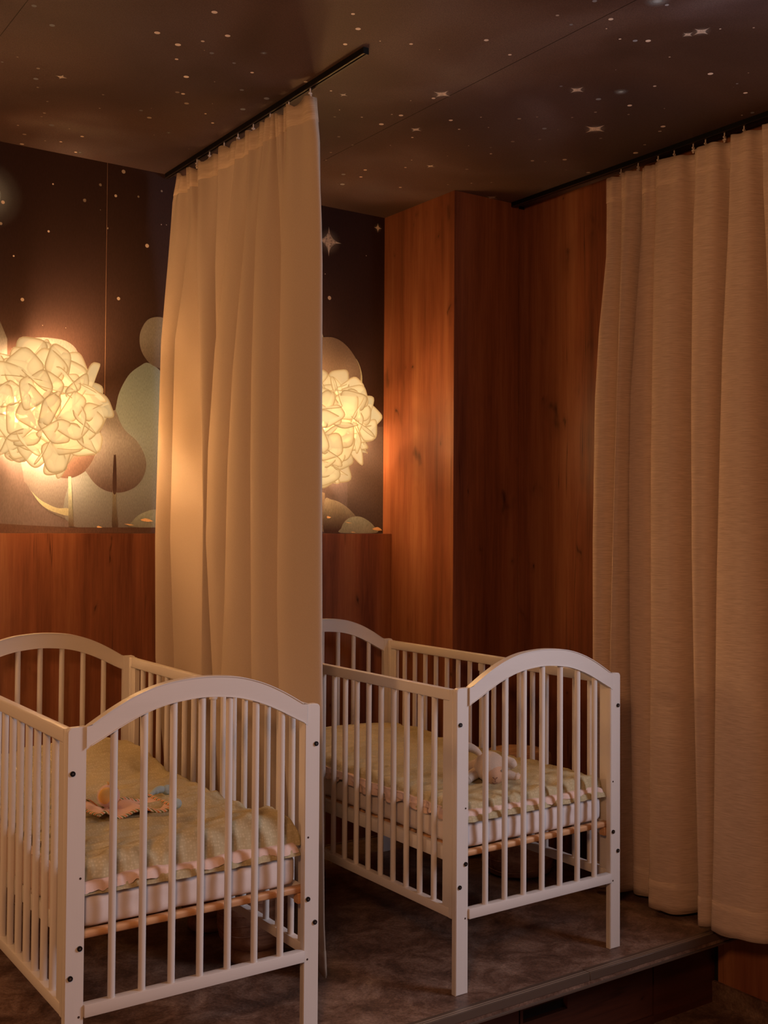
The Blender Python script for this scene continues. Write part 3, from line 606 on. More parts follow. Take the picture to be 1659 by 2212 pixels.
    bx('base_side_board', .027, .045, .042, Ln - .042, .334, .3715, M['crib_y'], base, .0015)
    bx('base_side_board', W - .045, W - .027, .042, Ln - .042, .334, .3715, M['crib_y'], base, .0015)
    bx('base_bracket', W - .048, W - .026, .0186, .040, .330, .355, M['pine'], base, .001, 1)
    for k in range(12):
        y = .10 + k * .088
        bx('slat', .046, W - .046, y, y + .055, .361, .3715, M['pine'], base, .001, 1)
    return t
simple_hole = simple('dark_hole', (.05, .02, .012), .8)
GC = 'white arched baby cribs on the platform'
CA = (.791, 2.3223, 0, .0009); CB = (1.8506, 2.3283, 0, .0059)
crib = build_crib('white wooden baby crib in the left foreground, nearest the camera, holding the pink comforter', GC)
crib.location = CA[:3]; crib.rotation_euler.z = CA[3]
dup(crib, CB[:3], CB[3], 'white wooden baby crib on the right, between the two curtains, holding the plush lamb', GC)
# ------------------------------------------------------------------ bedding
def rbox(name, x0, x1, y0, y1, z0, z1, r, mat, parent, amp=.002, seed=0, step=.012, zf=None):
    """soft rounded slab, meshed finely so that it can sag and wrinkle"""
    nx = max(4, int((x1 - x0) / step)); ny = max(4, int((y1 - y0) / step)); nz = max(3, int((z1 - z0) / (step * .6)))
    bm = bmesh.new(); V = {}
    def vert(i, j, k):
        key = (i, j, k)
        if key in V: return V[key]
        x = lerp(x0, x1, i / nx); y = lerp(y0, y1, j / ny); z = lerp(z0, z1, k / nz)
        c = Vector((min(max(x, x0 + r), x1 - r), min(max(y, y0 + r), y1 - r), min(max(z, z0 + r), z1 - r)))
        d = Vector((x, y, z)) - c
        if d.length > 1e-9:
            m = max(abs(d.x), abs(d.y), abs(d.z)); d = d.normalized() * m
        p = c + d
        nn = fbm(x * 14, y * 14, z * 18 + seed, 3)
        p += (d.normalized() if d.length > 1e-9 else Vector((0, 0, 1))) * nn * amp
        if zf: p = zf(p)
        V[key] = bm.verts.new(p); return V[key]
    for i in range(nx):
        for j in range(ny):
            bm.faces.new((vert(i, j, nz), vert(i + 1, j, nz), vert(i + 1, j + 1, nz), vert(i, j + 1, nz)))
            bm.faces.new((vert(i, j, 0), vert(i, j + 1, 0), vert(i + 1, j + 1, 0), vert(i + 1, j, 0)))
    for k in range(nz):
        for i in range(nx):
            bm.faces.new((vert(i, 0, k), vert(i + 1, 0, k), vert(i + 1, 0, k + 1), vert(i, 0, k + 1)))
            bm.faces.new((vert(i, ny, k), vert(i, ny, k + 1), vert(i + 1, ny, k + 1), vert(i + 1, ny, k)))
        for j in range(ny):
            bm.faces.new((vert(0, j, k), vert(0, j, k + 1), vert(0, j + 1, k + 1), vert(0, j + 1, k)))
            bm.faces.new((vert(nx, j, k), vert(nx, j + 1, k), vert(nx, j + 1, k + 1), vert(nx, j, k + 1)))
    return fin(bm, name, mat, parent, True)
def sheet_layer(name, x0, x1, y0, y1, bot, thick, mat, parent, seed, wob=.008, edge=.03, wr=.006, bump=None, lift=None, nx=110, ny=190, ruffle=.0, front_roll=0):
    """one puffy layer of bedding: top and underside grids joined round the rim"""
    def shape(u, v, top):
        # wobbling outline
        wx0 = x0 + wob * (fbm(v * 7, seed) + .5 * fbm(v * 23, seed + 3)); wx1 = x1 + wob * (fbm(v * 7, seed + 11) + .5 * fbm(v * 21, seed + 5))
        wy0 = y0 + wob * (fbm(u * 6, seed + 21) + .5 * fbm(u * 19, seed + 7)); wy1 = y1 + wob * fbm(u * 5, seed + 31)
        x = lerp(wx0, wx1, u); y = lerp(wy0, wy1, v)
        d = min((x - wx0), (wx1 - x), (wy1 - y), (y - wy0) * (1 if not front_roll else .8))
        e = max(0.0, min(1.0, d / edge)); e = math.sqrt(max(0, 1 - (1 - e) ** 2))
        b = bot(x, y)
        if ruffle:
            b += ruffle * (1 - e) * (1.6 * fbm(u * 9, v * 16, seed, 3) + .35 * math.sin((u + v * 2) * 60 + 9 * fbm(u * 4, v * 4, seed)))
        if not top: return (x, y, b)
        th = thick(x, y) if callable(thick) else thick
        w_ = wr * (fbm(x * 5 + seed, y * 9, 0, 3) + .9 * (1 - abs(fbm(x * 6 + y * 5, y * 13 - x * 4, seed, 3)) * 2.2))
        z = b + th * e + w_ * e
        if bump: z += bump(x, y) * e
        return (x, y, z)
    vs, fs = [], []
    n1 = nx + 1
    # denser near the rim
    def us(n): return [(.5 - .5 * math.cos(math.pi * k / n)) * .35 + (k / n) * .65 for k in range(n + 1)]
    U, Vv = us(nx), us(ny)
    for top in (1, 0):
        for j in range(ny + 1):
            for i in range(nx + 1): vs.append(shape(U[i], Vv[j], top))
    off = n1 * (ny + 1)
    for j in range(ny):
        for i in range(nx):
            a = j * n1 + i; fs.append((a, a + 1, a + 1 + n1, a + n1)); fs.append((off + a, off + a + n1, off + a + 1 + n1, off + a + 1))
    for i in range(nx):
        fs.append((i, off + i, off + i + 1, i + 1)); a = ny * n1 + i; fs.append((a, a + 1, off + a + 1, off + a))
    for j in range(ny):
        a = j * n1; fs.append((a, a + n1, off + a + n1, off + a)); a += nx; fs.append((a, off + a, off + a + n1, a + n1))
    return raw(name, vs, fs, mat, parent, True)
def g2(x, y, cx, cy, sx, sy): return math.exp(-((x - cx) / sx) ** 2 - ((y - cy) / sy) ** 2)
def local(c):
    o = thing('x', '', '', c[:3], c[3]); return o
# mattresses
for c, lab in ((CA, 'white fitted-sheet mattress inside the left foreground crib'), (CB, 'white fitted-sheet mattress inside the right crib')):
    m = rbox('mattress', .0455, W - .0455, .030, Ln - .034, .3725, .446, .018, M['sheet'], None, .0028, 5 if c is CA else 9)
    m.location = c[:3]; m.rotation_euler.z = c[3]; tag(m, lab, 'mattress', 'crib mattresses')
# duvets
GD = 'sage green printed duvets in the cribs'
da = thing('duvet', 'sage green flower-print duvet with pink lining, bulging at the near edge, in the left crib', 'duvet', CA[:3], CA[3], GD)
flatA = lambda x, y: .4475
def pinkA(x, y): return .4535 + .004 * math.sin(x * 26 + 3) * math.exp(-y / .12)
def topA(x, y): return .4700 + .007 * math.sin(x * 17) * math.exp(-(y - .02) / .1)
def bumpA(x, y):
    b = .062 * g2(x, y, .47, 1.02, .16, .17) + .050 * g2(x, y, .20, 1.05, .22, .15)          # raised head end
    b += .030 * g2(x, y, .50, .09, .18, .10) + .012 * g2(x, y, .25, .10, .2, .07)             # rolled near edge
    b -= .014 * g2(x, y, .05, .10, .12, .15)
    b += .010 * g2(x, y, .5, .42, .2, .05) + .008 * g2(x, y, .25, .30, .3, .03) - .010 * g2(x, y, .3, .80, .4, .05)
    b += .012 * fbm(x * 4 + 2, y * 14, 5, 3) * g2(x, y, .3, .20, .5, .22)
    return b
sheet_layer('under_cover', .040, W - .040, .016, Ln - .05, flatA, .017, M['sage'], da, 3, .010, .012, .001, nx=90, ny=150)
sheet_layer('lining', .034, W - .046, .018, Ln - .05, lambda x, y: pinkA(x, y) + .0055, .018, M['lining'], da, 8, .014, .016, .002, nx=120, ny=190, ruffle=.006)
sheet_layer('top_cover', .036, W - .030, .036, Ln - .045, topA, .036, M['sage'], da, 13, .010, .036, .010, bumpA)
# ruffled lining hanging down along the left side of the left crib
def ruff(parent, x, y0, y1, ztop, zbot, seed, mat, amp=.006):
    vs, fs = [], []; n = 240; m = 14
    for j in range(m + 1):
        t = j / m
        for i in range(n + 1):
            y = lerp(y0, y1, i / n); zb = zbot + .022 * fbm(y * 9, seed)
            z = lerp(ztop, zb, t)
            dx = amp * math.sin(y * 150 + 3 * fbm(y * 12, seed, t)) * (.3 + t) + .5 * amp * math.sin(y * 61 + seed)
            vs.append((x + dx, y, z)); 
    k = len(vs)
    vs += [(a + .0016, b, c) for a, b, c in vs]
    for j in range(m):
        for i in range(n):
            a = j * (n + 1) + i; fs.append((a, a + 1, a + n + 2, a + n + 1)); fs.append((k + a, k + a + n + 1, k + a + n + 2, k + a + 1))
    for i in range(n):
        a = i; fs.append((a, k + a, k + a + 1, a + 1)); a = m * (n + 1) + i; fs.append((a, a + 1, k + a + 1, k + a))
    return raw('lining_ruffle', vs, fs, mat, parent, True)
ruff(da, .0335, .05, 1.05, .478, .375, 4.0, M['lining'], .0035)
db = thing('duvet', 'sage green flower-print duvet with pink lining, under the plush lamb in the right crib', 'duvet', CB[:3], CB[3], GD)
def bumpB(x, y):
    b = .030 * g2(x, y, .40, .95, .2, .17) + .022 * g2(x, y, .15, 1.0, .2, .2)
    b += .010 * fbm(x * 12 + y * 6, y * 3, 5, 2) * g2(x, y, .45, .2, .3, .35)
    b += .012 * g2(x, y, .42, .35, .18, .25) - .006 * g2(x, y, .1, .1, .2, .2)
    return b
sheet_layer('under_cover', .040, W - .042, .016, Ln - .05, flatA, .015, M['sage'], db, 43, .012, .012, .001, nx=90, ny=150)
sheet_layer('lining', .033, W - .045, .022, Ln - .05, lambda x, y: .4585, .015, M['lining'], db, 48, .012, .014, .002, nx=120, ny=190, ruffle=.005)
sheet_layer('top_cover', .042, W - .036, .038, Ln - .045, lambda x, y: .4700, .024, M['sage'], db, 53, .016, .026, .007, bumpB, ruffle=.005)
ruff(db, .034, .06, 1.10, .476, .440, 9.0, M['lining'], .0035)
# ------------------------------------------------------------------ comforter toy in the left crib
def sphere(bm, c, r, s=(1, 1, 1), rot=None, seg=24):
    m = Matrix.Translation(c) @ (rot.to_matrix().to_4x4() if rot else Matrix()) @ Matrix.Diagonal((r * s[0], r * s[1], r * s[2], 1))
    bmesh.ops.create_uvsphere(bm, u_segments=seg, v_segments=seg * 2 // 3, radius=1, matrix=m)
def tube(bm, pts, rad, n=12):
    pts = [Vector(p) for p in pts]; rings = []
    for i, p in enumerate(pts):
        d = (pts[min(i + 1, len(pts) - 1)] - pts[max(i - 1, 0)]).normalized()
        a = d.orthogonal().normalized() if i == 0 else (rings_a - d * rings_a.dot(d)).normalized()
        rings_a = a; b = d.cross(a); r = rad[i] if isinstance(rad, (list, tuple)) else rad
        rings.append([bm.verts.new(p + a * r * math.cos(2 * math.pi * k / n) + b * r * math.sin(2 * math.pi * k / n)) for k in range(n)])
    for p, q in zip(rings, rings[1:]):
        for k in range(n): bm.faces.new((p[k], p[(k + 1) % n], q[(k + 1) % n], q[k]))
    bm.faces.new(rings[0][::-1]); bm.faces.new(rings[-1])
pinkm = cloth('pink_velour', (.72, .50, .43), (.80, .58, .50), 800, bump=.4); yel = cloth('yellow_velour', (.86, .50, .14), (.92, .58, .20), 800, bump=.4)
blu = cloth('pale_blue_velour', (.36, .48, .52), (.44, .57, .60), 800, bump=.4)
def edging_mat():
    m, nt, p = new_mat('striped_piping'); L = nt.links.new
    mp = coords(nt, True, (1, 1, 1)); wv = nd(nt, 'ShaderNodeTexWave'); wv.inputs['Scale'].default_value = 34; wv.wave_profile = 'SAW'; wv.bands_direction = 'DIAGONAL'
    L(mp.outputs[0], wv.inputs['Vector'])
    r = ramp(nt, [(0, (.75, .24, .05)), (.26, (.75, .24, .05)), (.27, (.75, .66, .50)), (.52, (.75, .66, .50)), (.53, (.18, .17, .03)), (.78, (.18, .17, .03)), (.79, (.75, .62, .45)), (1, (.75, .62, .45))])
    r.color_ramp.interpolation = 'CONSTANT'; L(wv.outputs['Fac'], r.inputs[0]); L(r.outputs[0], p.inputs['Base Color']); p.inputs['Roughness'].default_value = .9
    return m
edm = edging_mat()
ZT = .513
cf = thing('comforter_toy', 'pink cuddle cloth with round yellow-faced head and blue knotted corners, on the left duvet', 'toy', (1.087, 2.70, ZT))
def cz(x, y): return .010 + .012 * math.exp(-((x + .085) / .02) ** 2) + .006 * math.sin(x * 55 + 1) + .004 * fbm(x * 20, y * 20)
CN = [(-.115, .075), (.095, .105), (.100, -.035), (-.105, -.055)]
vs, fs = [], []; n = 26
rimpts = []
for layer in (0, 1):
    for j in range(n + 1):
        for i in range(n + 1):
            u, v = i / n, j / n
            p0 = [lerp(lerp(CN[3][k], CN[2][k], u), lerp(CN[0][k], CN[1][k], u), v) for k in (0, 1)]
            pinch = 1 - .12 * math.sin(math.pi * u) * abs(2 * v - 1) ** 3
            x, y = p0[0], p0[1] * pinch
            vs.append((x, y, cz(x, y) - .003 * layer))
k = (n + 1) ** 2
for j in range(n):
    for i in range(n):
        a = j * (n + 1) + i; fs.append((a, a + 1, a + n + 2, a + n + 1)); fs.append((k + a, k + a + n + 1, k + a + n + 2, k + a + 1))
rim = [i for i in range(n)] + [j * (n + 1) + n for j in range(n)] + [n * (n + 1) + n - i for i in range(n)] + [(n - j) * (n + 1) for j in range(n)]
for a, b in zip(rim, rim[1:] + rim[:1]): fs.append((a, k + a, k + b, b))
raw('cloth_body', vs, fs, pinkm, cf, True)
bm = bmesh.new(); loop = [Vector(vs[i]) + Vector((0, 0, .001)) for i in rim]; tube(bm, loop + [loop[0]], .0042, 8); fin(bm, 'striped_edging', edm, cf, True)
bm = bmesh.new(); sphere(bm, (-.040, .055, .038), .029); hd = fin(bm, 'head', pinkm, cf, True)
bm = bmesh.new(); sphere(bm, (-.050, .0415, .042), .0215, (1, .75, 1)); fin(bm, 'face', yel, hd, True)
bm = bmesh.new(); tube(bm, [(-.040, .055, .064), (-.041, .054, .072), (-.045, .052, .075)], [.003, .002, .001], 8); fin(bm, 'hair_tuft', yel, hd, True)
for (cx, cy), (ex, ey) in zip([CN[1], CN[2], CN[0]], [(.137, .112), (.103, -.040), (-.150, .10)]):
    bm = bmesh.new(); tube(bm, crom([(cx, cy, .012), (lerp(cx, ex, .5), lerp(cy, ey, .5), .022), (ex, ey, .020)], 5), [.005, .005, .006, .007, .008, .009, .010, .010, .010, .009, .008], 10)
    sphere(bm, (ex + (ex - cx) * .25, ey, .018), .0145, (1.15, 1, .95)); sphere(bm, (lerp(cx, ex, .45), lerp(cy, ey, .45), .02), .0092)
    fin(bm, 'knotted_corner', blu, cf, True)
# ------------------------------------------------------------------ plush lamb in the right crib
cream = cloth('cream_plush', (.56, .45, .36), (.68, .56, .46), 500, bump=.9); tanm = cloth('tan_plush', (.56, .36, .24), (.64, .43, .30), 700, bump=.5)
nosem = simple('brown_thread', (.16, .07, .05), .8); eyem = simple('grey_thread', (.25, .30, .36), .6)
lamb = thing('plush_lamb', 'cream plush lamb with tan face and floppy ears, lying on the right crib duvet', 'toy', (2.134, 2.528, .494)); lamb.scale = (1.12,) * 3
fw = Vector((-.568, -.822, 0)); rt = Vector((.822, -.568, 0)); up = Vector((0, 0, 1))
def LP(r_, u_, f_): return rt * r_ + up * u_ + fw * f_
bm = bmesh.new(); sphere(bm, LP(0, .040, .0), .041, (1.02, 1.0, .98)); hd = fin(bm, 'head', cream, lamb, True)
q = fw.to_track_quat('-Y', 'Z')
bm = bmesh.new(); sphere(bm, LP(.008, .027, .0185), .030, (1, .86, 1.05), q); fc = fin(bm, 'face', tanm, hd, True)
bm = bmesh.new()
tube(bm, [LP(.004, .022, .0445), LP(.010, .016, .0465), LP(.016, .022, .0445)], .0010, 6); tube(bm, [LP(.010, .016, .0465), LP(.010, .010, .046)], .0009, 6)
tube(bm, [LP(.002, .008, .044), LP(.008, .005, .044), LP(.016, .008, .044)], .0009, 6)
fin(bm, 'stitched_nose', nosem, hd, True)
for e_ in (-.008, .028):
    bm = bmesh.new(); sphere(bm, LP(e_, .038, .0385), .0028, (1, .6, 1), q, 12); fin(bm, 'eye', eyem, hd, True)
for pts, rr in (([LP(-.022, .066, 0), LP(-.036, .082, 0), LP(-.056, .092, .002), LP(-.075, .093, .004)], [.006, .0095, .012, .009]),
                ([LP(.028, .058, -.004), LP(.042, .056, -.006), LP(.058, .048, -.004), LP(.066, .038, -.002)], [.006, .012, .015, .009])):
    bm = bmesh.new(); tube(bm, crom(pts, 4), [lerp(rr[i // 4], rr[min(i // 4 + 1, 3)], (i % 4) / 4) for i in range(13)], 12); fin(bm, 'ear', cream, hd, True, None)
bm = bmesh.new(); sphere(bm, LP(-.01, .024, -.055), .040, (1.25, 1.2, .62)); fin(bm, 'torso', cream, lamb, True)
for pts, rr in (([LP(-.02, .026, -.02), LP(-.045, .020, .006), LP(-.062, .010, .022)], [.016, .015, .012]),
                ([LP(.022, .024, -.03), LP(.048, .016, -.012), LP(.074, .010, -.004)], [.018, .015, .011]),
                ([LP(-.03, .022, -.08), LP(-.05, .016, -.10), LP(-.075, .012, -.11)], [.018, .015, .012]),
                ([LP(.01, .022, -.09), LP(.035, .016, -.105), LP(.06, .012, -.11)], [.018, .015, .012])):
    bm = bmesh.new(); tube(bm, crom(pts, 5), [lerp(rr[min(i // 5, 1)], rr[min(i // 5 + 1, 2)], (i % 5) / 5) for i in range(11)], 12)
    sphere(bm, pts[-1], rr[-1] * 1.12, seg=14); lg = fin(bm, 'leg', cream, lamb, True)
    bm = bmesh.new(); dv = (pts[-1] - pts[-2]).normalized(); sphere(bm, pts[-1] + dv * rr[-1] * .8, rr[-1] * .92, seg=14); fin(bm, 'hoof', tanm, lg, True)
# ------------------------------------------------------------------ log-look stools
def stool(name, label, x, y, r, h, seam, foot=True):
    t = thing(name, label, 'stool', (x, y, 0), 0, 'round log-look stools beside the cribs')
    def wob(pr): return pr
    if foot:
        lathe('foot', [(r * .40, .0), (r * .66, .002), (r * .70, .018), (r * .62, .045)], M['log_top'], t)
        prof = [(r * .55, .040), (r * .80, .052), (r * .95, .075), (r, .105), (r * 1.0, seam)]
    else:
        prof = [(r * .80, .0), (r * .93, .010), (r * 1.0, .045), (r * 1.02, .10), (r * .99, seam)]
    lathe('body', prof, M['log'], t)
    lathe('cushion', [(r * .97, seam), (r * 1.015, seam + .006), (r * 1.01, seam + .05), (r * .98, h - .03), (r * .92, h - .008), (r * .80, h)], M['log'], t)
    lathe('cushion_top', [(r * .80, h - .002), (r * .60, h + .004), (.01, h + .005)], M['log_top'], t)
    for k in range(5):
        z = lerp(.10, seam - .015, k / 4) if foot else lerp(.03, seam - .02, k / 4)
        bm = bmesh.new(); tube(bm, [(r * 1.003 * math.cos(a), r * 1.003 * math.sin(a), z + .006 * math.sin(3 * a + k)) for a in [2 * math.pi * i / 40 for i in range(41)]], .0014, 6)
        fin(bm, 'bark_ridge', M['log'], t, True)
    return t
stool('log_stool', 'round log-look stool behind the right crib, next to the right curtain', 2.712, 3.055, .130, .435, .20, False)
stool('log_stool', 'round log-look stool under the folds between the left crib and its curtain', 1.527, 2.86, .104, .335, .21)
stool('log_stool', 'darker log-look stool farther back between the left crib and the wall end of the curtain', 1.533, 3.165, .095, .33, .20)
# ------------------------------------------------------------------ curtains
ZT_, ZB_ = 2.487, .018
def curtain(name, label, group, ridges, valley, xt, xb, mat, end, header, toprow, hemz, gl, start=None, zb=.018, rev=False):
    """ridges: tables (z, Y, X) of the fold crests facing -X, from far to near"""
    t = thing(name, label, 'curtain', (xt, (end[0][1] + ridges[0][0][1]) / 2, 0), 0, group)
    ox, oy = t.location.x, t.location.y
    rows = []
    zs = [lerp(ZT_, zb, k / 110) for k in range(111)]
    for z in zs:
        P = []
        rs = [(interp([(a, b) for a, b, c in r], z), interp([(a, c) for a, b, c in r], z)) for r in ridges]
        e = (interp([(a, b) for a, b, c in end], z), interp([(a, c) for a, b, c in end], z))
        va = interp(valley, z)
        # far edge
        P.append((rs[0][1] + .018, rs[0][0] + .012)); P.append((rs[0][1], rs[0][0]))
        for i, (Y, X) in enumerate(rs[1:], 1):
            Yp = rs[i - 1][0]; gap = max(Yp - Y, .012)
            dep = min(1, gap / .09)
            vx = lerp(X, va, dep)
            if rev:
                P.append((lerp(rs[i - 1][1], vx, .04), lerp(Yp, Y, .22)))
                P.append((lerp(rs[i - 1][1], vx, .22), lerp(Yp, Y, .47)))
                P.append((lerp(rs[i - 1][1], vx, .90), lerp(Yp, Y, .66)))
            else:
                P.append((lerp(rs[i - 1][1], vx, .06), lerp(Yp, Y, .30)))
                P.append((lerp(rs[i - 1][1], vx, .28), lerp(Yp, Y, .60)))
                P.append((lerp(rs[i - 1][1], vx, .70), lerp(Yp, Y, .84)))
            P.append((vx, lerp(Yp, Y, .98) + .005 * dep))
            P.append((lerp(vx, X, .50), Y + .014 * dep + .002))
            P.append((lerp(vx, X, .88), Y + .007 * dep + .001))
            P.append((X, Y))
        Y0, X0 = rs[-1]
        P.append((lerp(X0, e[1], .25) - .006, lerp(Y0, e[0], .30))); P.append((lerp(X0, e[1], .62) - .004, lerp(Y0, e[0], .68))); P.append((e[1], e[0]))
        P.append((e[1] + .010, e[0] + .012)); P.append((e[1] + .016, e[0] + .05))
        row = crom(P, 6)
        k_ = max(0.0, (z - 2.12) / .36)
        if k_ > 0:
            amp = (.0075 if header < .09 else .004) * k_ ** 1.3
            nn_ = len(row); r2 = []
            for i in range(nn_):
                a_ = row[max(i - 1, 0)]; c_ = row[min(i + 1, nn_ - 1)]; dx, dy = c_[0] - a_[0], c_[1] - a_[1]; l_ = math.hypot(dx, dy) or 1
                s_ = amp * (math.sin(i * .62) + .45 * math.sin(i * .27 + 1.3))
                r2.append((row[i][0] + dy / l_ * s_, row[i][1] - dx / l_ * s_))
            row = r2
        rows.append(row)
    n = len(rows[0]); vs = []; fs = []
    def nrm(row, i):
        a = row[max(i - 1, 0)]; b = row[min(i + 1, n - 1)]; dx, dy = b[0] - a[0], b[1] - a[1]; l = math.hypot(dx, dy) or 1
        return (dy / l, -dx / l)          # towards -X side
    def emit(sel, off0, off1, nm, mt, zfun=None):
        vs, fs = [], []
        for off in (off0, off1):
            for z, row in sel:
                for i in range(n):
                    nx_, ny_ = nrm(row, i)
                    o_ = off + (zfun(z, row[i]) if (zfun and off == off0) else 0)
                    zz = z
                    if z is sel[-1][0] and nm == 'fabric': zz = z + .006 * math.sin(row[i][1] * 31) + .004 * fbm(row[i][1] * 9, 2)
                    if z is sel[0][0] and toprow: zz = z + toprow * abs(math.sin(row[i][1] * 36)) - toprow * .5
                    vs.append((row[i][0] + nx_ * o_ - ox, row[i][1] + ny_ * o_ - oy, zz))
        m = len(sel); k = m * n
        for j in range(m - 1):
            for i in range(n - 1):
                a = j * n + i; fs.append((a, a + 1, a + n + 1, a + n)); fs.append((k + a, k + a + n, k + a + n + 1, k + a + 1))
        for i in range(n - 1):
            fs.append((i, k + i, k + i + 1, i + 1)); a = (m - 1) * n + i; fs.append((a, a + 1, k + a + 1, k + a))
        for j in range(m - 1):
            a = j * n; fs.append((a, a + n, k + a + n, k + a)); a += n - 1; fs.append((a, k + a, k + a + n, a + n))
        return raw(nm, vs, fs, mt, t, True)
    sgn = -1 if rev else 1
    allr = list(zip(zs, rows))
    emit(allr, -.0009, .0009, 'fabric', mat)
    hd = [q for q in allr if q[0] > ZT_ - header]
    emit(hd, -.0024, .0024, 'heading_band', M['tape'] if name == 'curtain' and header < .09 else mat, (lambda z, q: .0012 * math.sin(z * 420)) if header < .09 else None)
    hm = [q for q in allr if q[0] < hemz]
    emit(hm, -.0022, .0022, 'hem_band', mat)
    # gliders
    for (gx, gy) in gl:
        bm = bmesh.new()
        cyl(bm, (gx - ox, gy - oy, ZT_ + .001), (gx - ox, gy - oy, 2.5185), .0022, 8)
        box(bm, gx - ox - .006, gx - ox + .006, gy - oy - .0025, gy - oy + .0025, 2.500, 2.506, .001, 1)
        box(bm, gx - ox - .003, gx - ox + .003, gy - oy - .006, gy - oy + .006, 2.492, 2.498, .001, 1)
        sphere(bm, (gx - ox, gy - oy, 2.489), .004, seg=8)
        fin(bm, 'glider', M['hook'], t, True, 40)
    return t
def rt_(lst, xtab): return [(z, y, interp(xtab, z)) for z, y in lst]
X1 = [(2.487, 1.602), (2.3, 1.585), (1.9, 1.565), (1.2, 1.553), (.65, 1.563), (.37, 1.638), (0, 1.640)]
R1 = [
 [(2.487, 3.610), (2.4, 3.635), (1.9, 3.66), (1.2, 3.665), (.78, 3.668), (0, 3.668)],
 [(2.487, 3.43), (2.3, 3.44), (2.1, 3.50), (1.9, 3.585), (1.2, 3.632), (0, 3.635)],
 [(2.487, 3.345), (2.22, 3.352), (1.73, 3.313), (1.3, 3.279), (1.0, 3.289), (.77, 3.30), (0, 3.31)],
 [(2.487, 3.20), (2.3, 3.23), (2.1, 3.255), (1.82, 3.262), (1.45, 3.262), (1.2, 3.262), (0, 3.285)],
 [(2.487, 3.06), (2.17, 3.122), (1.82, 3.205), (1.5, 3.243), (1.2, 3.250), (0, 3.27)],
 [(2.487, 2.965), (2.277, 2.985), (2.0, 3.032), (1.73, 3.080), (1.44, 3.105), (1.01, 3.122), (.72, 3.154), (0, 3.17)],
 [(2.487, 2.86), (2.3, 2.905), (2.13, 2.935), (1.72, 2.954), (1.44, 2.954), (.79, 2.947), (0, 2.945)],
 [(2.487, 2.815), (2.3, 2.822), (1.83, 2.82), (1.2, 2.815), (0, 2.81)],
 [(2.487, 2.764), (2.1, 2.776), (1.83, 2.780), (1.03, 2.785), (.74, 2.777), (0, 2.77)]]
X1b = [(2.487, 1.606), (2.3, 1.600), (1.9, 1.596), (.65, 1.60), (.37, 1.655), (0, 1.655)]
k1 = lambda tab: [(z, y * interp([(2.487, 1.03), (2.3, 1.02), (1.9, 1.006), (1.2, 1.0)], z)) for z, y in tab]
RR = [rt_(l if i == 0 else k1(l), X1b if i in (1, 3, 7) else X1) for i, l in enumerate(R1)]
E1 = [(2.487, 2.722, 1.625), (2.36, 2.69, 1.622), (2.0, 2.668, 1.620), (1.43, 2.663, 1.620), (.9, 2.653, 1.620), (.15, 2.615, 1.612), (.018, 2.600, 1.610)]
curtain('curtain', 'smooth beige curtain hanging from the ceiling track between the two cribs', 'beige curtains on ceiling tracks', RR,
        [(2.487, 1.650), (2.2, 1.690), (1.5, 1.725), (.6, 1.725), (0, 1.73)], 1.62, 1.62, M['curtain'], E1, .072, .020, .10,
        [(1.621, y) for y in (2.735, 2.86, 2.975, 3.085, 3.19, 3.29, 3.40, 3.50)])
X2 = [(2.487, 2.858), (2.3, 2.828), (2.0, 2.805), (1.5, 2.79), (.8, 2.78), (0, 2.765)]
X2b = [(2.487, 2.872), (2.2, 2.862), (1.8, 2.845), (1.3, 2.84), (0, 2.835)]
k2 = lambda tab: [(z, y * interp([(2.487, 1.012), (2.2, 1.0), (1.0, .993), (0, .982)], z)) for z, y in tab]
R2 = [
 [(2.487, 2.716), (2.2, 2.720), (1.93, 2.742), (1.7, 2.757), (1.2, 2.765), (0, 2.775)],
 [(2.487, 2.642), (2.17, 2.649), (1.7, 2.656), (1.39, 2.665), (.84, 2.686), (0, 2.70)],
 [(2.487, 2.561), (2.165, 2.602), (1.7, 2.635), (1.39, 2.643), (.84, 2.647), (0, 2.65)],
 [(2.487, 2.492), (2.14, 2.498), (1.46, 2.498), (.85, 2.501), (.4, 2.511), (0, 2.519)],
 [(2.487, 2.325), (2.23, 2.336), (1.66, 2.333), (1.16, 2.330), (.72, 2.325), (.15, 2.316), (0, 2.318)],
 [(2.487, 2.187), (2.19, 2.199), (1.8, 2.212), (1.38, 2.222), (1.09, 2.231), (.31, 2.250), (0, 2.262)],
 [(2.487, 2.069), (2.28, 2.067), (2.05, 2.054), (1.86, 2.045), (1.4, 2.015), (.8, 1.97), (0, 1.93)],
 [(2.487, 1.90), (0, 1.83)]]
RR2 = [rt_(k2(l), X2b if i == 2 else X2) for i, l in enumerate(R2)]
E2 = [(2.487, 1.72, 2.87), (0, 1.62, 2.84)]
curtain('curtain', 'linen-textured beige curtain hanging along the right wall, past the platform edge', 'beige curtains on ceiling tracks', RR2,
        [(2.487, 2.905), (2.2, 2.935), (1.5, 2.950), (0, 2.952)], 2.885, 2.885, M['curtain_linen'], E2, .105, .004, .13,
        [(2.887, y) for y in (2.715, 2.635, 2.545, 2.475, 2.395, 2.345, 2.27, 2.195, 2.10, 2.01, 1.93, 1.84)], zb=.022, rev=True)
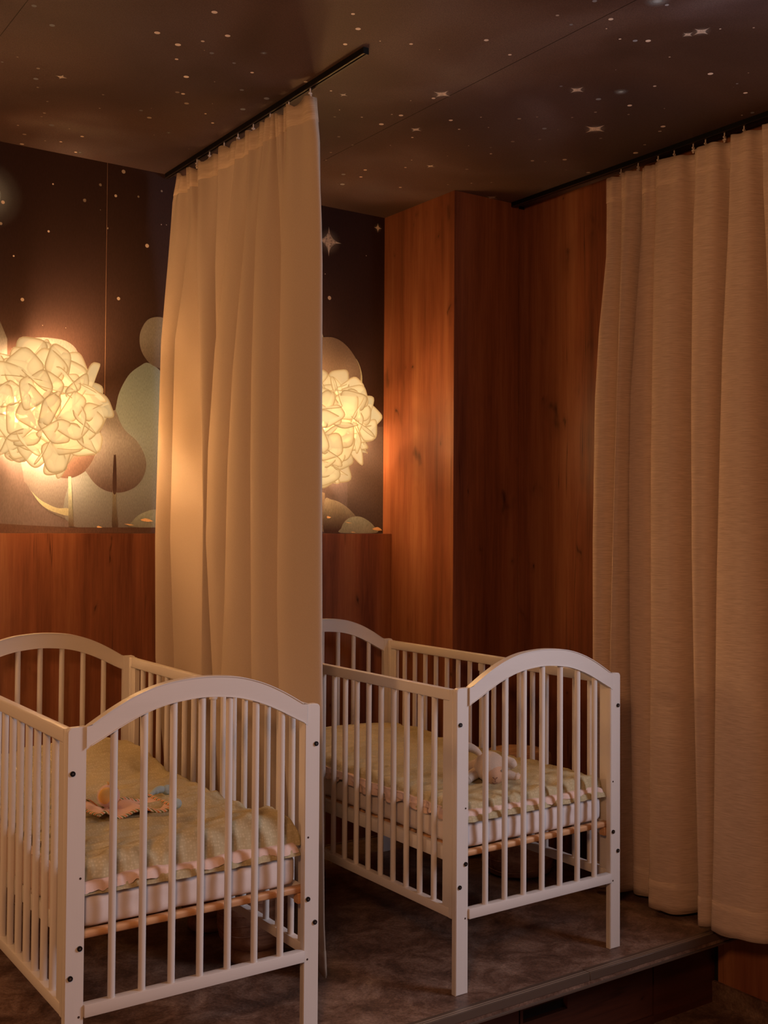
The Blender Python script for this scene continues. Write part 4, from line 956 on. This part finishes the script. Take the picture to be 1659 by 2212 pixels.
# ------------------------------------------------------------------ curtain tracks
def track(label, x0, x1, y0, y1):
    t = thing('curtain_track', label, 'curtain track', ((x0 + x1) / 2, y0, ZC), 0, 'black ceiling curtain tracks')
    c = (x0 + x1) / 2
    def b(n, a0, a1, z0, z1, m, yy0=y0, yy1=y1):
        return bx(n, a0 - c, a1 - c, yy0 - y0, yy1 - y0, z0 - ZC, z1 - ZC, m, t)
    b('housing', x0, x1, ZC - .004, ZC - .0002, M['dark'])
    b('side_wall', x0, x0 + .0016, ZC - .016, ZC - .004, M['dark']); b('side_wall', x1 - .0016, x1, ZC - .016, ZC - .004, M['dark'])
    b('lip', x0, c - .0025, ZC - .0174, ZC - .016, M['lip']); b('lip', c + .0025, x1, ZC - .0174, ZC - .016, M['lip'])
    b('end_cap', x0 - .0006, x1 + .0006, ZC - .018, ZC - .0002, M['dark'], y0 - .0016, y0)
    return t
track('black ceiling curtain track above the middle curtain, its near end bare', 1.6130, 1.6290, 2.444, 3.755)
track('black ceiling curtain track along the right wall above the linen curtain', 2.876, 2.898, -.2, 3.288)
# ------------------------------------------------------------------ petal lamps
def petal_mesh(straight):
    n = 32; s = .050
    def sq(a, r):
        c, d = math.cos(a), math.sin(a); m = (abs(c) ** 4.2 + abs(d) ** 4.2) ** (-1 / 4.2); return (c * m * r, d * m * r)
    rings = [(.0, 0, .0006), (.5, 0.02, .0006), (.72, .14, .0007), (.88, .55, .0010), (.97, 1, .0015), (1.0, 1, .0008)]
    vs, fs, cs = [], [], []
    def P(x, y, dz):
        # the pinned corner is at the origin, the diagonal runs along +x
        if straight: X, Yy = x + s * .96, y
        else: X = (x + y) / math.sqrt(2) + s * 1.16; Yy = (y - x) / math.sqrt(2)
        zb = 1.2 * (X * X) - 1.6 * Yy * Yy
        return (X, Yy, zb + dz)
    for sd in (1, -1):
        for ri, (fr, al, th) in enumerate(rings):
            for k in range(n if ri else 1):
                x, y = sq(2 * math.pi * k / n, s * fr) if ri else (0, 0)
                vs.append(P(x, y, sd * th)); cs.append(al)
    half = 1 + (len(rings) - 1) * n
    for h in (0, 1):
        o = h * half
        for k in range(n):
            k2 = (k + 1) % n; f = (o, o + 1 + k, o + 1 + k2); fs.append(f if h == 0 else f[::-1])
            for r in range(len(rings) - 2):
                a = o + 1 + r * n; f = (a + k, a + n + k, a + n + k2, a + k2); fs.append(f if h == 0 else f[::-1])
    a = 1 + (len(rings) - 2) * n
    for k in range(n): k2 = (k + 1) % n; fs.append((a + k, a + half + k, a + half + k2, a + k2))
    me = bpy.data.meshes.new('petal'); me.from_pydata(vs, [], fs); me.update(); me.shade_smooth()
    at = me.color_attributes.new('rim', 'FLOAT_COLOR', 'POINT')
    for k, c in enumerate(cs): at.data[k].color = (c, c, c, 1)
    me.materials.append(M['petal'])
    return me
PM = [petal_mesh(False), petal_mesh(True)]
def petal_lamp(label, x, y, z, seed):
    rnd = random.Random(seed)
    t = thing('petal_lamp', label, 'lamp', (x, y, z), 0, 'round petal wall lamps')
    lathe_o = lathe('wall_plate', [(.001, .0), (.07, .0), (.07, .012), (.062, .018)], simple('white_plate', (.7, .66, .6), .5), t)
    lathe_o.location = (0, YB - .006 - y, 0); lathe_o.rotation_euler = (R(90), 0, 0)
    bm = bmesh.new(); sphere(bm, (0, -.03, 0), .021, (1, 1, 1.15)); bb = fin(bm, 'bulb', M['bulb'], t, True)
    bm = bmesh.new(); cyl(bm, (0, -.012, 0), (0, YB - .02 - y, 0), .012, 14); fin(bm, 'socket', M['hook'], t, True, 40)
    N = 27
    for i in range(N):
        # Fibonacci points on the sphere, the side towards the wall left open
        f = (i + .5) / N; cy = 1 - 1.42 * f; rr = math.sqrt(max(0, 1 - cy * cy)); ph = i * 2.39996 + seed
        nrm = Vector((rr * math.cos(ph), -cy, rr * math.sin(ph)))
        rad = .138 + .028 * rnd.uniform(-1, 1)
        c = Vector((nrm.x * rad * 1.04, nrm.y * rad * 1.0, nrm.z * rad)) + Vector((0, -.012, 0))
        t1 = nrm.orthogonal().normalized(); t1.rotate(Matrix.Rotation(rnd.uniform(0, 6.28), 3, nrm)); 
        for k in range(4):
            a = k * math.pi / 2 + rnd.uniform(-.25, .25)
            d = t1.copy(); d.rotate(Matrix.Rotation(a, 3, nrm))
            out = rnd.choice((rnd.uniform(.0, .35), rnd.uniform(.3, 1.1)))
            d = (d + nrm * out).normalized()
            up_ = nrm.copy(); up_.rotate(Matrix.Rotation(rnd.choice((-1, 1)) * rnd.uniform(.05, .7), 3, d))
            yv = up_.cross(d).normalized(); zv = d.cross(yv)
            m = Matrix(((d.x, yv.x, zv.x, c.x), (d.y, yv.y, zv.y, c.y), (d.z, yv.z, zv.z, c.z), (0, 0, 0, 1)))
            far = c + d * .12
            if y + far.y > YB - .006 or y + c.y > YB - .02: continue
            p = bpy.data.objects.new('petal', PM[0 if rnd.random() < .45 else 1]); C.objects.link(p); p.parent = t
            p.matrix_local = m
    l = bpy.data.lights.new('lamp_light', 'POINT'); l.energy = LAMP_POWER; l.color = LAMP; l.shadow_soft_size = .12
    lo = bpy.data.objects.new('lamp_light', l); lo.parent = t; lo.location = (0, -.07, 0); C.objects.link(lo)
    return t
l = bpy.data.lights.new('floor_light', 'POINT'); l.energy = .35; l.color = (1, .42, .12); l.shadow_soft_size = .015
lo = bpy.data.objects.new('floor_light', l); lo.location = (1.80, 2.325, -.20); C.objects.link(lo)
petal_lamp('large glowing petal lamp on the mural at the left, above the left crib', 1.110, 3.615, 1.632, 3)
petal_lamp('glowing petal lamp half hidden behind the middle curtain, above the right crib', 2.180, 3.615, 1.630, 8)
for o in [o for o in bpy.data.objects if o.name.startswith('x') and o.type == 'EMPTY']: bpy.data.objects.remove(o)
